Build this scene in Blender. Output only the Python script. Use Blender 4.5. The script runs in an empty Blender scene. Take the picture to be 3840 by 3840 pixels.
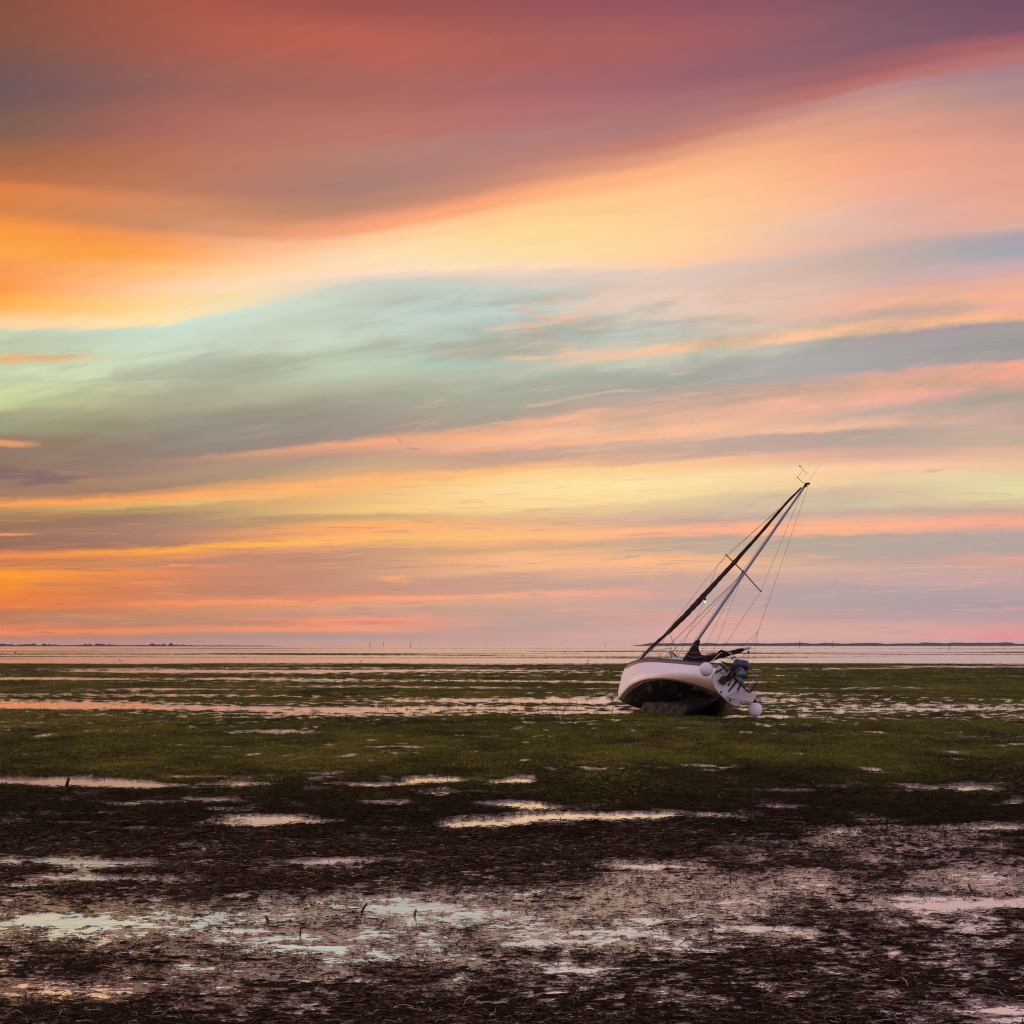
import bpy, bmesh, math, random
import numpy as np
from mathutils import Vector, Matrix

# ------------------------------------------------------------------ camera, world, sun
sc = bpy.context.scene
F, HOR, CAMH = 5600.0, 2420.0, 2.5          # focal length and horizon row for a 3840 px frame, eye height in metres
cam_d = bpy.data.cameras.new('camera'); cam = bpy.data.objects.new('camera', cam_d)
sc.collection.objects.link(cam); sc.camera = cam
cam.location = (0, 0, CAMH); cam.rotation_euler = (math.radians(90), 0, 0)
cam_d.sensor_width = 36; cam_d.lens = 36 * F / 3840
cam_d.shift_y = (HOR - 1920) / 3840
cam_d.clip_start = 0.1; cam_d.clip_end = 40000
sc.view_settings.view_transform = 'Standard'; sc.view_settings.look = 'None'
sc.view_settings.exposure = 0; sc.view_settings.gamma = 1; sc.view_settings.use_curve_mapping = False
sc.render.engine = 'CYCLES'
sc.cycles.filter_width = 1.1; sc.cycles.max_bounces = 6; sc.cycles.volume_bounces = 0; sc.cycles.caustics_reflective = False; sc.cycles.caustics_refractive = False

def lin(c):
    return tuple(((v / 255) / 12.92 if v / 255 <= .04045 else ((v / 255 + .055) / 1.055) ** 2.4) for v in c)

class NT:
    def __init__(s, tree): s.t = tree; s.n = tree.nodes; s.l = tree.links
    def new(s, typ, **kw):
        n = s.n.new(typ)
        for k, v in kw.items(): setattr(n, k, v)
        return n
    def put(s, sock, v):
        if isinstance(v, bpy.types.NodeSocket): s.l.new(v, sock)
        else: sock.default_value = v
    def m(s, op, a, b=0.0, c=None, clamp=False):
        n = s.new('ShaderNodeMath', operation=op, use_clamp=clamp); s.put(n.inputs[0], a); s.put(n.inputs[1], b)
        if c is not None: s.put(n.inputs[2], c)
        return n.outputs[0]
    def sstep(s, v, a, b, lo=0.0, hi=1.0, mode='SMOOTHSTEP'):
        n = s.new('ShaderNodeMapRange', interpolation_type=mode)
        s.put(n.inputs['Value'], v); s.put(n.inputs['From Min'], a); s.put(n.inputs['From Max'], b)
        s.put(n.inputs['To Min'], lo); s.put(n.inputs['To Max'], hi); return n.outputs[0]
    def mix(s, f, a, b, mode='MIX'):
        n = s.new('ShaderNodeMix', data_type='RGBA', blend_type=mode)
        s.put(n.inputs[0], f); s.put(n.inputs[6], a if isinstance(a, bpy.types.NodeSocket) else tuple(a) + (1,) * (4 - len(a)))
        s.put(n.inputs[7], b if isinstance(b, bpy.types.NodeSocket) else tuple(b) + (1,) * (4 - len(b))); return n.outputs[2]
    def comb(s, x, y, z=0.0):
        n = s.new('ShaderNodeCombineXYZ'); s.put(n.inputs[0], x); s.put(n.inputs[1], y); s.put(n.inputs[2], z); return n.outputs[0]
    def noise(s, vec, scale, detail=4, rough=.5, dist=0.0):
        n = s.new('ShaderNodeTexNoise', noise_dimensions='3D'); s.put(n.inputs['Vector'], vec)
        n.inputs['Scale'].default_value = scale; n.inputs['Detail'].default_value = detail
        n.inputs['Roughness'].default_value = rough; n.inputs['Distortion'].default_value = dist
        return n.outputs[0]
    def ramp(s, fac, stops, mode='LINEAR'):
        n = s.new('ShaderNodeValToRGB'); r = n.color_ramp; r.interpolation = mode
        while len(r.elements) < len(stops): r.elements.new(.5)
        for e, (p, c) in zip(r.elements, stops): e.position = p; e.color = tuple(c) + (1,) * (4 - len(c))
        s.put(n.inputs[0], fac); return n

# sky: cloud bands, each row = (height along the band, colour along the band) at seven bearings from left to right
ROWS = [
 [(0,(135,82,68)),(0,(168,88,72)),(0,(160,84,80)),(0,(154,84,88)),(0,(146,86,98)),(0,(132,86,100)),(0,(115,80,102))],
 [(80,(135,85,70)),(120,(168,92,76)),(150,(184,98,82)),(200,(175,98,92)),(150,(165,95,98)),(90,(136,92,104)),(60,(118,82,102))],
 [(350,(112,88,88)),(330,(150,98,92)),(330,(168,104,95)),(330,(168,104,105)),(300,(155,100,108)),(190,(138,94,106)),(100,(125,85,105))],
 [(480,(130,96,82)),(460,(168,105,95)),(500,(186,118,104)),(430,(180,112,112)),(380,(168,112,114)),(280,(160,100,105)),(150,(165,100,105))],
 [(590,(165,105,75)),(600,(185,116,90)),(590,(182,128,112)),(530,(178,126,122)),(450,(175,122,118)),(330,(185,115,112)),(205,(180,115,115))],
 [(660,(185,112,72)),(690,(188,122,94)),(700,(172,126,115)),(600,(185,130,118)),(510,(195,130,115)),(370,(192,140,135)),(260,(168,130,138))],
 [(700,(222,130,70)),(770,(210,138,100)),(780,(185,135,110)),(670,(205,142,120)),(560,(225,155,125)),(430,(212,155,135)),(310,(172,138,140))],
 [(780,(216,132,72)),(850,(208,144,106)),(868,(246,164,122)),(740,(253,172,125)),(620,(254,180,132)),(520,(232,165,135)),(440,(200,145,135))],
 [(870,(252,155,65)),(898,(244,158,100)),(915,(255,200,155)),(800,(255,205,145)),(720,(255,200,145)),(620,(248,172,138)),(560,(222,158,138))],
 [(950,(252,165,75)),(950,(255,170,95)),(960,(255,215,175)),(880,(255,218,155)),(840,(255,208,155)),(720,(245,180,150)),(660,(225,162,140))],
 [(1010,(248,155,85)),(1010,(255,195,130)),(1000,(255,220,180)),(950,(255,222,170)),(930,(255,210,160)),(830,(230,185,168)),(790,(230,168,145))],
 [(1080,(254,155,70)),(1080,(255,210,165)),(1030,(255,222,190)),(990,(255,222,185)),(980,(255,205,165)),(900,(228,182,168)),(840,(222,172,155))],
 [(1140,(255,178,80)),(1140,(255,218,155)),(1060,(235,215,192)),(1020,(235,210,190)),(1020,(225,200,185)),(950,(205,178,168)),(880,(175,165,170))],
 [(1224,(255,215,165)),(1202,(255,228,180)),(1078,(215,212,195)),(1050,(215,205,190)),(1060,(225,198,185)),(1000,(205,178,165)),(930,(162,165,175))],
 [(1246,(205,218,190)),(1222,(205,225,208)),(1100,(208,217,200)),(1090,(203,210,200)),(1110,(238,205,185)),(1060,(215,182,170)),(990,(200,172,175))],
 [(1320,(205,218,180)),(1320,(205,220,195)),(1180,(200,212,196)),(1170,(200,212,205)),(1170,(232,205,188)),(1110,(232,185,165)),(1060,(235,175,155))],
 [(1400,(212,225,180)),(1380,(210,222,192)),(1260,(205,220,200)),(1230,(190,208,200)),(1230,(205,200,190)),(1150,(245,185,158)),(1100,(250,180,148))],
 [(1470,(210,222,165)),(1430,(195,200,165)),(1340,(195,210,185)),(1300,(185,190,175)),(1275,(212,205,185)),(1190,(220,180,165)),(1140,(240,175,155))],
 [(1520,(200,210,150)),(1480,(180,175,148)),(1400,(190,205,178)),(1345,(185,195,180)),(1310,(255,205,165)),(1245,(255,195,150)),(1180,(255,185,140))],
 [(1560,(170,165,125)),(1530,(172,165,138)),(1450,(182,185,160)),(1400,(185,192,172)),(1345,(205,208,190)),(1275,(175,165,165)),(1212,(168,155,158))],
 [(1600,(155,158,115)),(1580,(150,140,120)),(1510,(165,158,140)),(1460,(180,185,165)),(1400,(178,178,172)),(1330,(172,168,168)),(1290,(160,150,158))],
 [(1650,(150,120,92)),(1640,(145,130,118)),(1570,(158,145,135)),(1510,(180,172,155)),(1440,(175,172,165)),(1390,(172,165,168)),(1335,(168,152,160))],
 [(1700,(145,118,100)),(1700,(148,130,118)),(1640,(160,142,132)),(1560,(182,160,145)),(1490,(205,170,155)),(1425,(222,170,155)),(1360,(250,170,145))],
 [(1740,(145,115,98)),(1725,(168,138,118)),(1665,(245,165,125)),(1610,(255,180,135)),(1515,(240,178,155)),(1460,(255,178,145)),(1400,(253,168,140))],
 [(1790,(150,118,105)),(1750,(165,135,118)),(1685,(215,160,130)),(1650,(252,188,148)),(1560,(240,185,155)),(1510,(250,180,155)),(1440,(225,165,150))],
 [(1830,(158,122,102)),(1790,(172,142,115)),(1710,(190,155,132)),(1680,(250,178,140)),(1620,(255,192,152)),(1560,(205,175,158)),(1500,(190,162,155))],
 [(1860,(165,128,98)),(1820,(165,135,112)),(1745,(195,165,132)),(1700,(205,165,145)),(1645,(225,182,155)),(1600,(250,190,158)),(1560,(195,165,155))],
 [(1875,(200,140,95)),(1835,(205,150,105)),(1770,(215,170,125)),(1735,(208,165,138)),(1665,(205,172,152)),(1620,(190,165,155)),(1620,(200,172,155))],
 [(1892,(250,160,85)),(1860,(255,170,100)),(1810,(255,182,115)),(1765,(255,190,130)),(1715,(212,172,150)),(1660,(192,165,155)),(1665,(205,178,152))],
 [(1915,(190,145,95)),(1885,(228,185,115)),(1835,(250,185,118)),(1785,(255,210,140)),(1735,(255,200,148)),(1705,(225,175,155)),(1690,(228,182,155))],
 [(1935,(168,128,92)),(1905,(190,158,105)),(1870,(232,185,125)),(1840,(255,222,158)),(1800,(255,225,165)),(1760,(255,205,165)),(1740,(238,195,158))],
 [(1980,(152,115,90)),(1930,(168,135,110)),(1915,(240,195,125)),(1900,(255,215,150)),(1850,(248,218,160)),(1800,(240,208,162)),(1790,(225,215,165))],
 [(2002,(165,120,92)),(1980,(175,135,110)),(1935,(200,165,115)),(1935,(232,192,138)),(1890,(225,200,155)),(1850,(215,188,160)),(1840,(232,220,165))],
 [(2022,(150,110,90)),(2020,(185,135,112)),(1970,(250,175,105)),(1960,(235,180,135)),(1930,(215,182,155)),(1895,(210,195,160)),(1880,(222,198,158))],
 [(2050,(150,110,90)),(2040,(180,130,105)),(1990,(250,170,110)),(1985,(254,185,130)),(1960,(205,170,150)),(1920,(205,178,158)),(1920,(205,170,152))],
 [(2085,(240,140,80)),(2062,(255,170,70)),(2025,(255,185,105)),(2012,(255,195,120)),(1985,(254,180,138)),(1975,(254,182,142)),(1965,(250,172,145))],
 [(2105,(205,125,75)),(2085,(225,145,95)),(2050,(230,165,115)),(2030,(250,185,130)),(2005,(245,178,140)),(1998,(245,178,145)),(1985,(205,168,155))],
 [(2120,(225,135,70)),(2110,(195,135,105)),(2070,(200,150,120)),(2060,(215,170,125)),(2020,(198,170,148)),(2015,(185,168,152)),(2010,(182,165,158))],
 [(2160,(255,155,40)),(2140,(225,140,95)),(2120,(200,150,120)),(2085,(250,185,135)),(2060,(200,172,148)),(2060,(185,168,155)),(2060,(180,165,160))],
 [(2190,(250,145,35)),(2180,(215,135,95)),(2170,(200,148,120)),(2130,(245,185,140)),(2100,(250,185,135)),(2100,(195,168,155)),(2100,(225,165,150))],
 [(2230,(245,130,50)),(2215,(200,130,95)),(2205,(200,145,120)),(2160,(210,162,140)),(2130,(240,185,145)),(2130,(210,175,158)),(2130,(200,165,155))],
 [(2255,(235,125,60)),(2245,(215,135,100)),(2230,(215,145,118)),(2215,(202,160,142)),(2170,(205,168,152)),(2170,(205,168,160)),(2180,(200,165,162))],
 [(2275,(230,120,65)),(2262,(245,145,92)),(2250,(250,156,112)),(2232,(252,172,135)),(2220,(208,165,155)),(2215,(180,162,162)),(2230,(185,162,162))],
 [(2300,(190,120,80)),(2285,(210,140,100)),(2275,(222,160,125)),(2250,(220,168,142)),(2270,(195,165,158)),(2260,(180,162,160)),(2270,(180,158,162))],
 [(2335,(195,125,85)),(2315,(200,138,102)),(2300,(205,155,130)),(2290,(200,162,145)),(2310,(215,165,155)),(2310,(190,162,160)),(2320,(190,158,160))],
 [(2350,(225,130,85)),(2335,(190,132,108)),(2330,(250,150,118)),(2330,(200,162,148)),(2340,(215,165,155)),(2350,(222,172,160)),(2350,(215,160,155))],
 [(2375,(250,136,76)),(2362,(240,146,96)),(2360,(248,158,118)),(2360,(195,162,152)),(2365,(225,170,160)),(2375,(225,175,160)),(2380,(235,155,155))],
 [(2392,(200,130,105)),(2385,(188,140,118)),(2380,(190,150,138)),(2385,(210,165,152)),(2390,(228,178,165)),(2390,(228,178,165)),(2400,(225,165,165))],
 [(2420,(200,145,125)),(2420,(200,150,135)),(2420,(215,168,150)),(2420,(228,175,158)),(2420,(228,178,168)),(2420,(225,178,168)),(2420,(222,172,170))],
]
# separate small clouds: x, y, half width, half height, slope, colour, opacity, softness, roughness of outline
CLOUDS = [
 (60,1345,330,22,-.02,(252,190,130),.95,.6,8), (30,1662,130,16,.05,(240,160,100),.9,.7,5),
 (60,1775,190,22,.10,(128,104,106),.85,.5,16), (190,1803,150,13,-.08,(130,106,105),.85,.5,9), (40,2004,110,7,-.02,(245,150,95),.9,.7,4),
 (2200,1165,300,42,-.38,(238,200,178),.65,.95,20), (2090,1200,190,12,.30,(252,186,152),.75,.9,14), (1990,1228,110,9,.36,(252,182,148),.7,.9,12), (2290,1215,200,10,.16,(250,190,160),.6,.9,12), (2010,1262,170,30,-.08,(176,174,164),.75,.9,20), (2450,1255,330,14,-.12,(190,196,188),.6,.9,14), (1820,1290,260,20,-.16,(196,178,160),.6,.95,18), (2120,1312,60,14,-.2,(250,196,160),.6,.95,16), (1990,1338,130,14,.02,(245,200,168),.85,.7,12),
 (2480,1310,440,11,-.150,(255,195,155),.9,.8,8), (1750,1325,170,14,-.05,(215,180,160),.5,.9,12),
 (470,2110,260,9,-.02,(205,140,92),.8,.7,7), (230,2195,170,18,.0,(205,130,85),.75,.8,10), (560,2185,120,11,0,(250,148,92),.6,.8,7),
 (1480,2170,75,14,0,(250,175,115),.9,.9,6), (600,2326,620,16,.03,(196,140,108),.9,.5,12), (170,2373,45,5,0,(205,130,95),.9,.6,3), (90,2362,60,4,-.03,(200,130,95),.8,.6,3), (320,2376,40,4,0,(205,130,95),.8,.6,3),
 (1080,2300,110,11,0,(205,148,120),.85,.8,7), (1500,2335,190,7,.07,(248,150,118),.8,.7,5), (730,2398,70,3,0,(228,138,110),.7,.8,2), (1130,2362,60,4,0,(240,150,120),.8,.8,3),
 (1555,1682,45,5,.05,(190,150,130),.8,.7,4),(1500,1650,14,12,.4,(185,152,138),.7,.8,6),
 (3190,2215,160,22,.06,(186,163,163),.8,.5,26), (3120,2200,30,22,0,(186,163,163),.75,.6,18), (3380,2228,200,14,.03,(184,162,163),.8,.6,14), (3480,2380,90,6,0,(240,150,150),.8,.9,4), (3760,2385,110,14,-.02,(245,142,142),.85,.9,6), (3370,2372,110,5,0,(198,165,165),.7,.7,3),
 (3500,1765,45,7,-.1,(222,180,160),.8,.8,6), (3640,1849,50,3,0,(215,180,155),.8,.8,2), (3700,1870,200,12,.02,(228,215,165),.5,.8,8), (1900,2400,160,5,0,(205,165,160),.6,.8,3),
]
SX = [0, 640, 1280, 1920, 2560, 3200, 3840]
w = bpy.data.worlds.new('World'); sc.world = w; w.use_nodes = True
T = NT(w.node_tree)
for n in list(T.n): T.n.remove(n)
tc = T.new('ShaderNodeTexCoord'); sep = T.new('ShaderNodeSeparateXYZ'); T.l.new(tc.outputs['Generated'], sep.inputs[0])
dx, dy, dz = sep.outputs
p = T.m('DIVIDE', dx, T.m('MAXIMUM', dy, .001)); p = T.m('MINIMUM', T.m('MAXIMUM', p, -.62), .62)
hyp = T.m('SQRT', T.m('ADD', T.m('MULTIPLY', dx, dx), T.m('MULTIPLY', dy, dy)))
q = T.m('MULTIPLY', T.m('DIVIDE', dz, T.m('MAXIMUM', hyp, .001)), T.m('SQRT', T.m('ADD', T.m('MULTIPLY', p, p), 1.0)))
q = T.m('MAXIMUM', q, 0.0)
X = T.m('MULTIPLY_ADD', p, F, 1920.0)
XN = T.m('MULTIPLY_ADD', T.m('SUBTRACT', T.m('ARCTAN2', dx, dy), T.m('ARCTANGENT', p)), F, X)      # same as X in front, runs on round the sides
EL = T.m('MULTIPLY', q, F)                                    # height above the horizon
fan = T.m('DIVIDE', EL, T.m('ADD', X, 5200.0))                 # constant along a streak: streaks lie on a level cloud layer
c1 = T.comb(T.m('MULTIPLY', XN, 1 / 900.), T.m('MULTIPLY', fan, 16.0), 0.0)
c2 = T.comb(T.m('MULTIPLY', XN, 1 / 260.), T.m('MULTIPLY', fan, 90.0), 3.3)
n1 = T.noise(c1, 1.0, 3, .5); n2 = T.noise(c2, 1.0, 7, .68, 1.0)
calm = T.sstep(EL, 1650.0, 1150.0, .25, 1.0)
amp1 = T.m('MULTIPLY_ADD', EL, .022, 6.0); amp2 = T.m('MULTIPLY', T.m('MULTIPLY_ADD', EL, .034, 20.0), calm)
Y = T.m('SUBTRACT', HOR, EL)
Yw = T.m('ADD', Y, T.m('ADD', T.m('MULTIPLY', T.m('SUBTRACT', n1, .5), amp1), T.m('MULTIPLY', T.m('SUBTRACT', n2, .5), amp2)))
xf = T.m('DIVIDE', X, 3840.0)
col = None; prev = None
for row in ROWS:                                               # each row waits for the one above it, which keeps the shader small
    r = T.ramp(xf, [(sx / 3840, lin(c) + ((yy + 100) / 2600.,)) for sx, (yy, c) in zip(SX, row)], 'CARDINAL')
    yk = T.m('MULTIPLY_ADD', r.outputs[1], 2600.0, -100.0)
    if col is None: col = r.outputs[0]
    else:
        wgt = T.sstep(Yw, prev, yk)
        col = T.mix(wgt, col, r.outputs[0])
        xf = T.m('MULTIPLY_ADD', wgt, 1e-9, xf)
    prev = yk
c3 = T.comb(T.m('MULTIPLY', XN, 1 / 90.), T.m('MULTIPLY', Y, 1 / 22.), 7.7)
n3 = T.noise(c3, 1.0, 7, .68, .4)
for (cx, cy, rx, ry, sl, c, al, soft, rg) in CLOUDS:
    X = T.m('MULTIPLY_ADD', wgt, 1e-7, X)
    u = T.m('MULTIPLY', T.m('SUBTRACT', X, float(cx)), 1.0 / rx)
    v = T.m('MULTIPLY_ADD', T.m('SUBTRACT', X, float(cx)), -sl / ry, T.m('MULTIPLY', T.m('SUBTRACT', Y, float(cy)), 1.0 / ry))
    v = T.m('ADD', v, T.m('MULTIPLY', T.m('SUBTRACT', n3, .5), 4.2 * rg / ry))
    d = T.m('SQRT', T.m('ADD', T.m('MULTIPLY', u, u), T.m('MULTIPLY', v, v)))
    wgt = T.sstep(d, 1.25, max(.02, 1.1 - soft - .2), 0.0, al)
    col = T.mix(wgt, col, lin(c))
# veils: grey scud in the clear gap, peach wisps to the right of it, small torn streaks towards the horizon
slope = T.m('MULTIPLY', X, .12)
va_ = T.noise(T.comb(T.m('MULTIPLY', XN, 1 / 560.), T.m('MULTIPLY', T.m('ADD', Y, slope), 1 / 110.), 21.0), 1.0, 6, .60, .25)
band = T.m('MULTIPLY', T.sstep(EL, 620.0, 900.0), T.m('MAXIMUM', T.sstep(EL, 1230.0, 1080.0), T.m('MULTIPLY', T.sstep(X, 900.0, 1500.0), T.sstep(EL, 1400.0, 1250.0))))
col = T.mix(T.m('MULTIPLY', T.sstep(va_, .38, .70, 0.04, .66), band), col, lin((160, 161, 144)))
vb_ = T.noise(T.comb(T.m('MULTIPLY', XN, 1 / 300.), T.m('MULTIPLY', T.m('ADD', Y, slope), 1 / 34.), 31.0), 1.0, 7, .60, .4)
band2 = T.m('MULTIPLY', T.m('MULTIPLY', T.sstep(EL, 500.0, 800.0), T.sstep(EL, 1500.0, 1250.0)), T.m('MULTIPLY', T.sstep(X, 1300.0, 2200.0, .15, 1.0), T.sstep(X, 2900.0, 2300.0, .35, 1.0)))
col = T.mix(T.m('MULTIPLY', T.sstep(vb_, .52, .74, 0, .6), band2), col, lin((250, 198, 165)))
col = T.mix(T.m('MULTIPLY', T.sstep(vb_, .46, .28, 0, .35), band2), col, lin((182, 176, 170)))
vc_ = T.noise(T.comb(T.m('MULTIPLY', XN, 1 / 260.), T.m('MULTIPLY', T.m('ADD', Y, T.m('MULTIPLY', X, .02)), 1 / 15.), 41.0), 1.0, 7, .66, .8)
lowb = T.m('MULTIPLY', T.sstep(EL, 30.0, 90.0), T.sstep(EL, 800.0, 350.0))
warm = T.mix(T.sstep(X, 200.0, 3000.0), lin((255, 160, 88)), lin((252, 178, 155)))
cool = T.mix(T.sstep(X, 200.0, 3000.0), lin((176, 122, 92)), lin((182, 160, 158)))
col = T.mix(T.m('MULTIPLY', T.sstep(vc_, .54, .72, 0, .55), lowb), col, warm)
col = T.mix(T.m('MULTIPLY', T.sstep(vc_, .48, .30, 0, .62), lowb), col, cool)
# thin streaky cirrus texture over everything
c4 = T.comb(T.m('MULTIPLY', XN, 1 / 420.), T.m('MULTIPLY', fan, 150.0), 11.0)
n4 = T.noise(c4, 1.0, 5, .62, .3)
gain = T.m('MULTIPLY_ADD', T.m('SUBTRACT', n4, .5), .16, 1.0)
vm = T.new('ShaderNodeVectorMath', operation='SCALE'); T.l.new(col, vm.inputs[0]); T.l.new(gain, vm.inputs['Scale']); col = vm.outputs[0]
# the rest of the sky dome: evening cloud deck overhead and the paler, lavender anti-twilight side
ns = T.new('ShaderNodeTexSky', sky_type='NISHITA'); ns.sun_disc = False
ns.sun_elevation = math.radians(3); ns.sun_rotation = math.radians(-32); ns.air_density = 1.5; ns.dust_density = 2
elev = T.m('ARCTAN2', dz, hyp)
backr = T.ramp(T.m('DIVIDE', T.m('MAXIMUM', elev, 0.0), 1.5708), [(0, lin((214, 182, 194))), (.12, lin((232, 200, 214))), (.3, lin((222, 202, 224))), (.6, lin((172, 154, 182))), (1, lin((150, 122, 140)))])
bn = T.noise(tc.outputs['Generated'], 3.0, 4, .5)
bsc = T.new('ShaderNodeVectorMath', operation='SCALE'); T.l.new(backr.outputs[0], bsc.inputs[0]); T.l.new(T.m('MULTIPLY_ADD', bn, .5, .95), bsc.inputs['Scale'])
nsc = T.new('ShaderNodeVectorMath', operation='SCALE'); T.l.new(ns.outputs[0], nsc.inputs[0]); nsc.inputs['Scale'].default_value = .02
badd = T.new('ShaderNodeVectorMath', operation='ADD'); T.l.new(bsc.outputs[0], badd.inputs[0]); T.l.new(nsc.outputs[0], badd.inputs[1])
az = T.m('ARCTAN2', T.m('ABSOLUTE', dx), dy)
bf = T.m('MAXIMUM', T.sstep(az, .75, 1.9), T.sstep(elev, .55, 1.1))
col = T.mix(bf, col, badd.outputs[0])
bg = T.new('ShaderNodeBackground'); T.l.new(col, bg.inputs[0]); bg.inputs[1].default_value = 1.0
ow = T.new('ShaderNodeOutputWorld'); T.l.new(bg.outputs[0], ow.inputs[0])
w.cycles.sampling_method = 'NONE'

sd = bpy.data.lights.new('sun', 'SUN'); sd.energy = 1.1; sd.angle = math.radians(34); sd.color = (1, .62, .42)
sun = bpy.data.objects.new('sun', sd); sc.collection.objects.link(sun)
sdir = Vector((math.sin(math.radians(-48)), math.cos(math.radians(-48)), math.tan(math.radians(7)))).normalized()
sun.rotation_euler = sdir.to_track_quat('Z', 'Y').to_euler()

# ------------------------------------------------------------------ helpers
C = sc.collection
def props(o, label=None, cat=None, group=None, kind=None):
    if label: o['label'] = label
    if cat: o['category'] = cat
    if group: o['group'] = group
    if kind: o['kind'] = kind
    return o
def link_mesh(name, me, mat, parent=None, smooth=True):
    if mat:
        for m_ in (mat if isinstance(mat, (list, tuple)) else [mat]): me.materials.append(m_)
    if smooth: me.polygons.foreach_set('use_smooth', [True] * len(me.polygons))
    o = bpy.data.objects.new(name, me); C.objects.link(o)
    if parent: o.parent = parent
    return o
def obj(name, bm, mat, parent=None, smooth=True):
    me = bpy.data.meshes.new(name); bm.to_mesh(me); bm.free(); return link_mesh(name, me, mat, parent, smooth)
def empty(name, loc=(0, 0, 0), rz=0):
    o = bpy.data.objects.new(name, None); C.objects.link(o); o.location = loc; o.rotation_euler = (0, 0, rz); o.empty_display_size = .2; return o
def np_mesh(name, V, Q, tint=None, attr='tint'):
    V = np.asarray(V, np.float32).reshape(-1, 3); Q = np.asarray(Q, np.int32).reshape(-1, 4)
    me = bpy.data.meshes.new(name); me.vertices.add(len(V)); me.vertices.foreach_set('co', V.ravel())
    me.loops.add(Q.size); me.loops.foreach_set('vertex_index', Q.ravel())
    me.polygons.add(len(Q)); me.polygons.foreach_set('loop_start', np.arange(0, Q.size, 4, dtype=np.int32))
    me.polygons.foreach_set('use_smooth', np.ones(len(Q), bool))
    if tint is not None:
        for k, t in (tint if isinstance(tint, dict) else {attr: tint}).items():
            a = me.attributes.new(k, 'FLOAT', 'POINT'); a.data.foreach_set('value', np.asarray(t, np.float32))
    me.update(calc_edges=True); return me
def tube(bm, pts, rad, seg=8, cap=True):
    pts = [Vector(p_) for p_ in pts]; n = len(pts)
    rad = rad if isinstance(rad, (list, tuple)) else [rad] * n
    ref = Vector((0, 0, 1)); rings = []
    for i, p_ in enumerate(pts):
        t = (pts[min(i + 1, n - 1)] - pts[max(i - 1, 0)]).normalized()
        if i == 0:
            a = t.cross(ref) if abs(t.dot(ref)) < .95 else t.cross(Vector((1, 0, 0)))
            a.normalize()
        else:
            a = (a - t * a.dot(t)).normalized()
        b = t.cross(a); rings.append([bm.verts.new(p_ + (a * math.cos(2 * math.pi * k / seg) + b * math.sin(2 * math.pi * k / seg)) * rad[i]) for k in range(seg)])
    for i in range(n - 1):
        for k in range(seg):
            bm.faces.new((rings[i][k], rings[i][(k + 1) % seg], rings[i + 1][(k + 1) % seg], rings[i + 1][k]))
    if cap:
        bm.faces.new(rings[0][::-1]); bm.faces.new(rings[-1])
    return bm
def box(bm, c, s, rot=None, bev=0.0):
    r = bmesh.ops.create_cube(bm, size=1.0); vs = r['verts']
    for v in vs: v.co = Vector((v.co.x * s[0], v.co.y * s[1], v.co.z * s[2]))
    if bev:
        es = list({e for v in vs for e in v.link_edges}); rr = bmesh.ops.bevel(bm, geom=es, offset=bev, segments=2, affect='EDGES'); vs = list({v for f_ in rr['faces'] for v in f_.verts} | {v for v in vs if v.is_valid})
    M_ = (rot.to_4x4() if rot else Matrix.Identity(4)); M_.translation = Vector(c)
    bmesh.ops.transform(bm, matrix=M_, verts=vs); return bm
def ball(bm, c, r, u=16, v=10, sc_=(1, 1, 1), rot=None):
    rr = bmesh.ops.create_uvsphere(bm, u_segments=u, v_segments=v, radius=r)
    for q_ in rr['verts']:
        co = Vector((q_.co.x * sc_[0], q_.co.y * sc_[1], q_.co.z * sc_[2]))
        if rot: co = rot @ co
        q_.co = co + Vector(c)
    return bm

def mat_simple(name, colr, rough=.5, spec=.5, metal=0.0, noise=None, bump=0.0, bscale=40):
    m_ = bpy.data.materials.new(name); m_.use_nodes = True; t = NT(m_.node_tree); b = t.n['Principled BSDF']
    b.inputs['Roughness'].default_value = rough; b.inputs['Metallic'].default_value = metal; b.inputs['Specular IOR Level'].default_value = spec
    b.inputs['Base Color'].default_value = tuple(colr) + (1,)
    tcx = t.new('ShaderNodeTexCoord')
    if noise:
        c2_, sc2 = noise; f_ = t.sstep(t.noise(tcx.outputs['Object'], sc2, 5, .6), .35, .65)
        t.l.new(t.mix(f_, colr, c2_), b.inputs['Base Color'])
    if bump:
        bn_ = t.new('ShaderNodeBump'); bn_.inputs['Strength'].default_value = bump; bn_.inputs['Distance'].default_value = .01
        t.l.new(t.noise(tcx.outputs['Object'], bscale, 4, .6), bn_.inputs['Height']); t.l.new(bn_.outputs[0], b.inputs['Normal'])
    return m_

# ------------------------------------------------------------------ 2-D gradient noise for the ground
_rs = np.random.RandomState(7); PERM = _rs.permutation(512).astype(np.int64); ANG = _rs.rand(512) * 2 * np.pi
def perlin(x, y, seed=0):
    xi = np.floor(x).astype(np.int64); yi = np.floor(y).astype(np.int64); xf_ = x - xi; yf = y - yi
    def g(ix, iy, fx, fy):
        h_ = ANG[PERM[(PERM[(ix + seed * 37) % 512] + iy) % 512]]
        return np.cos(h_) * fx + np.sin(h_) * fy
    u = xf_ ** 3 * (xf_ * (xf_ * 6 - 15) + 10); v = yf ** 3 * (yf * (yf * 6 - 15) + 10)
    a = g(xi, yi, xf_, yf) * (1 - u) + g(xi + 1, yi, xf_ - 1, yf) * u
    b = g(xi, yi + 1, xf_, yf - 1) * (1 - u) + g(xi + 1, yi + 1, xf_ - 1, yf - 1) * u
    return (a * (1 - v) + b * v) * 1.5
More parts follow.
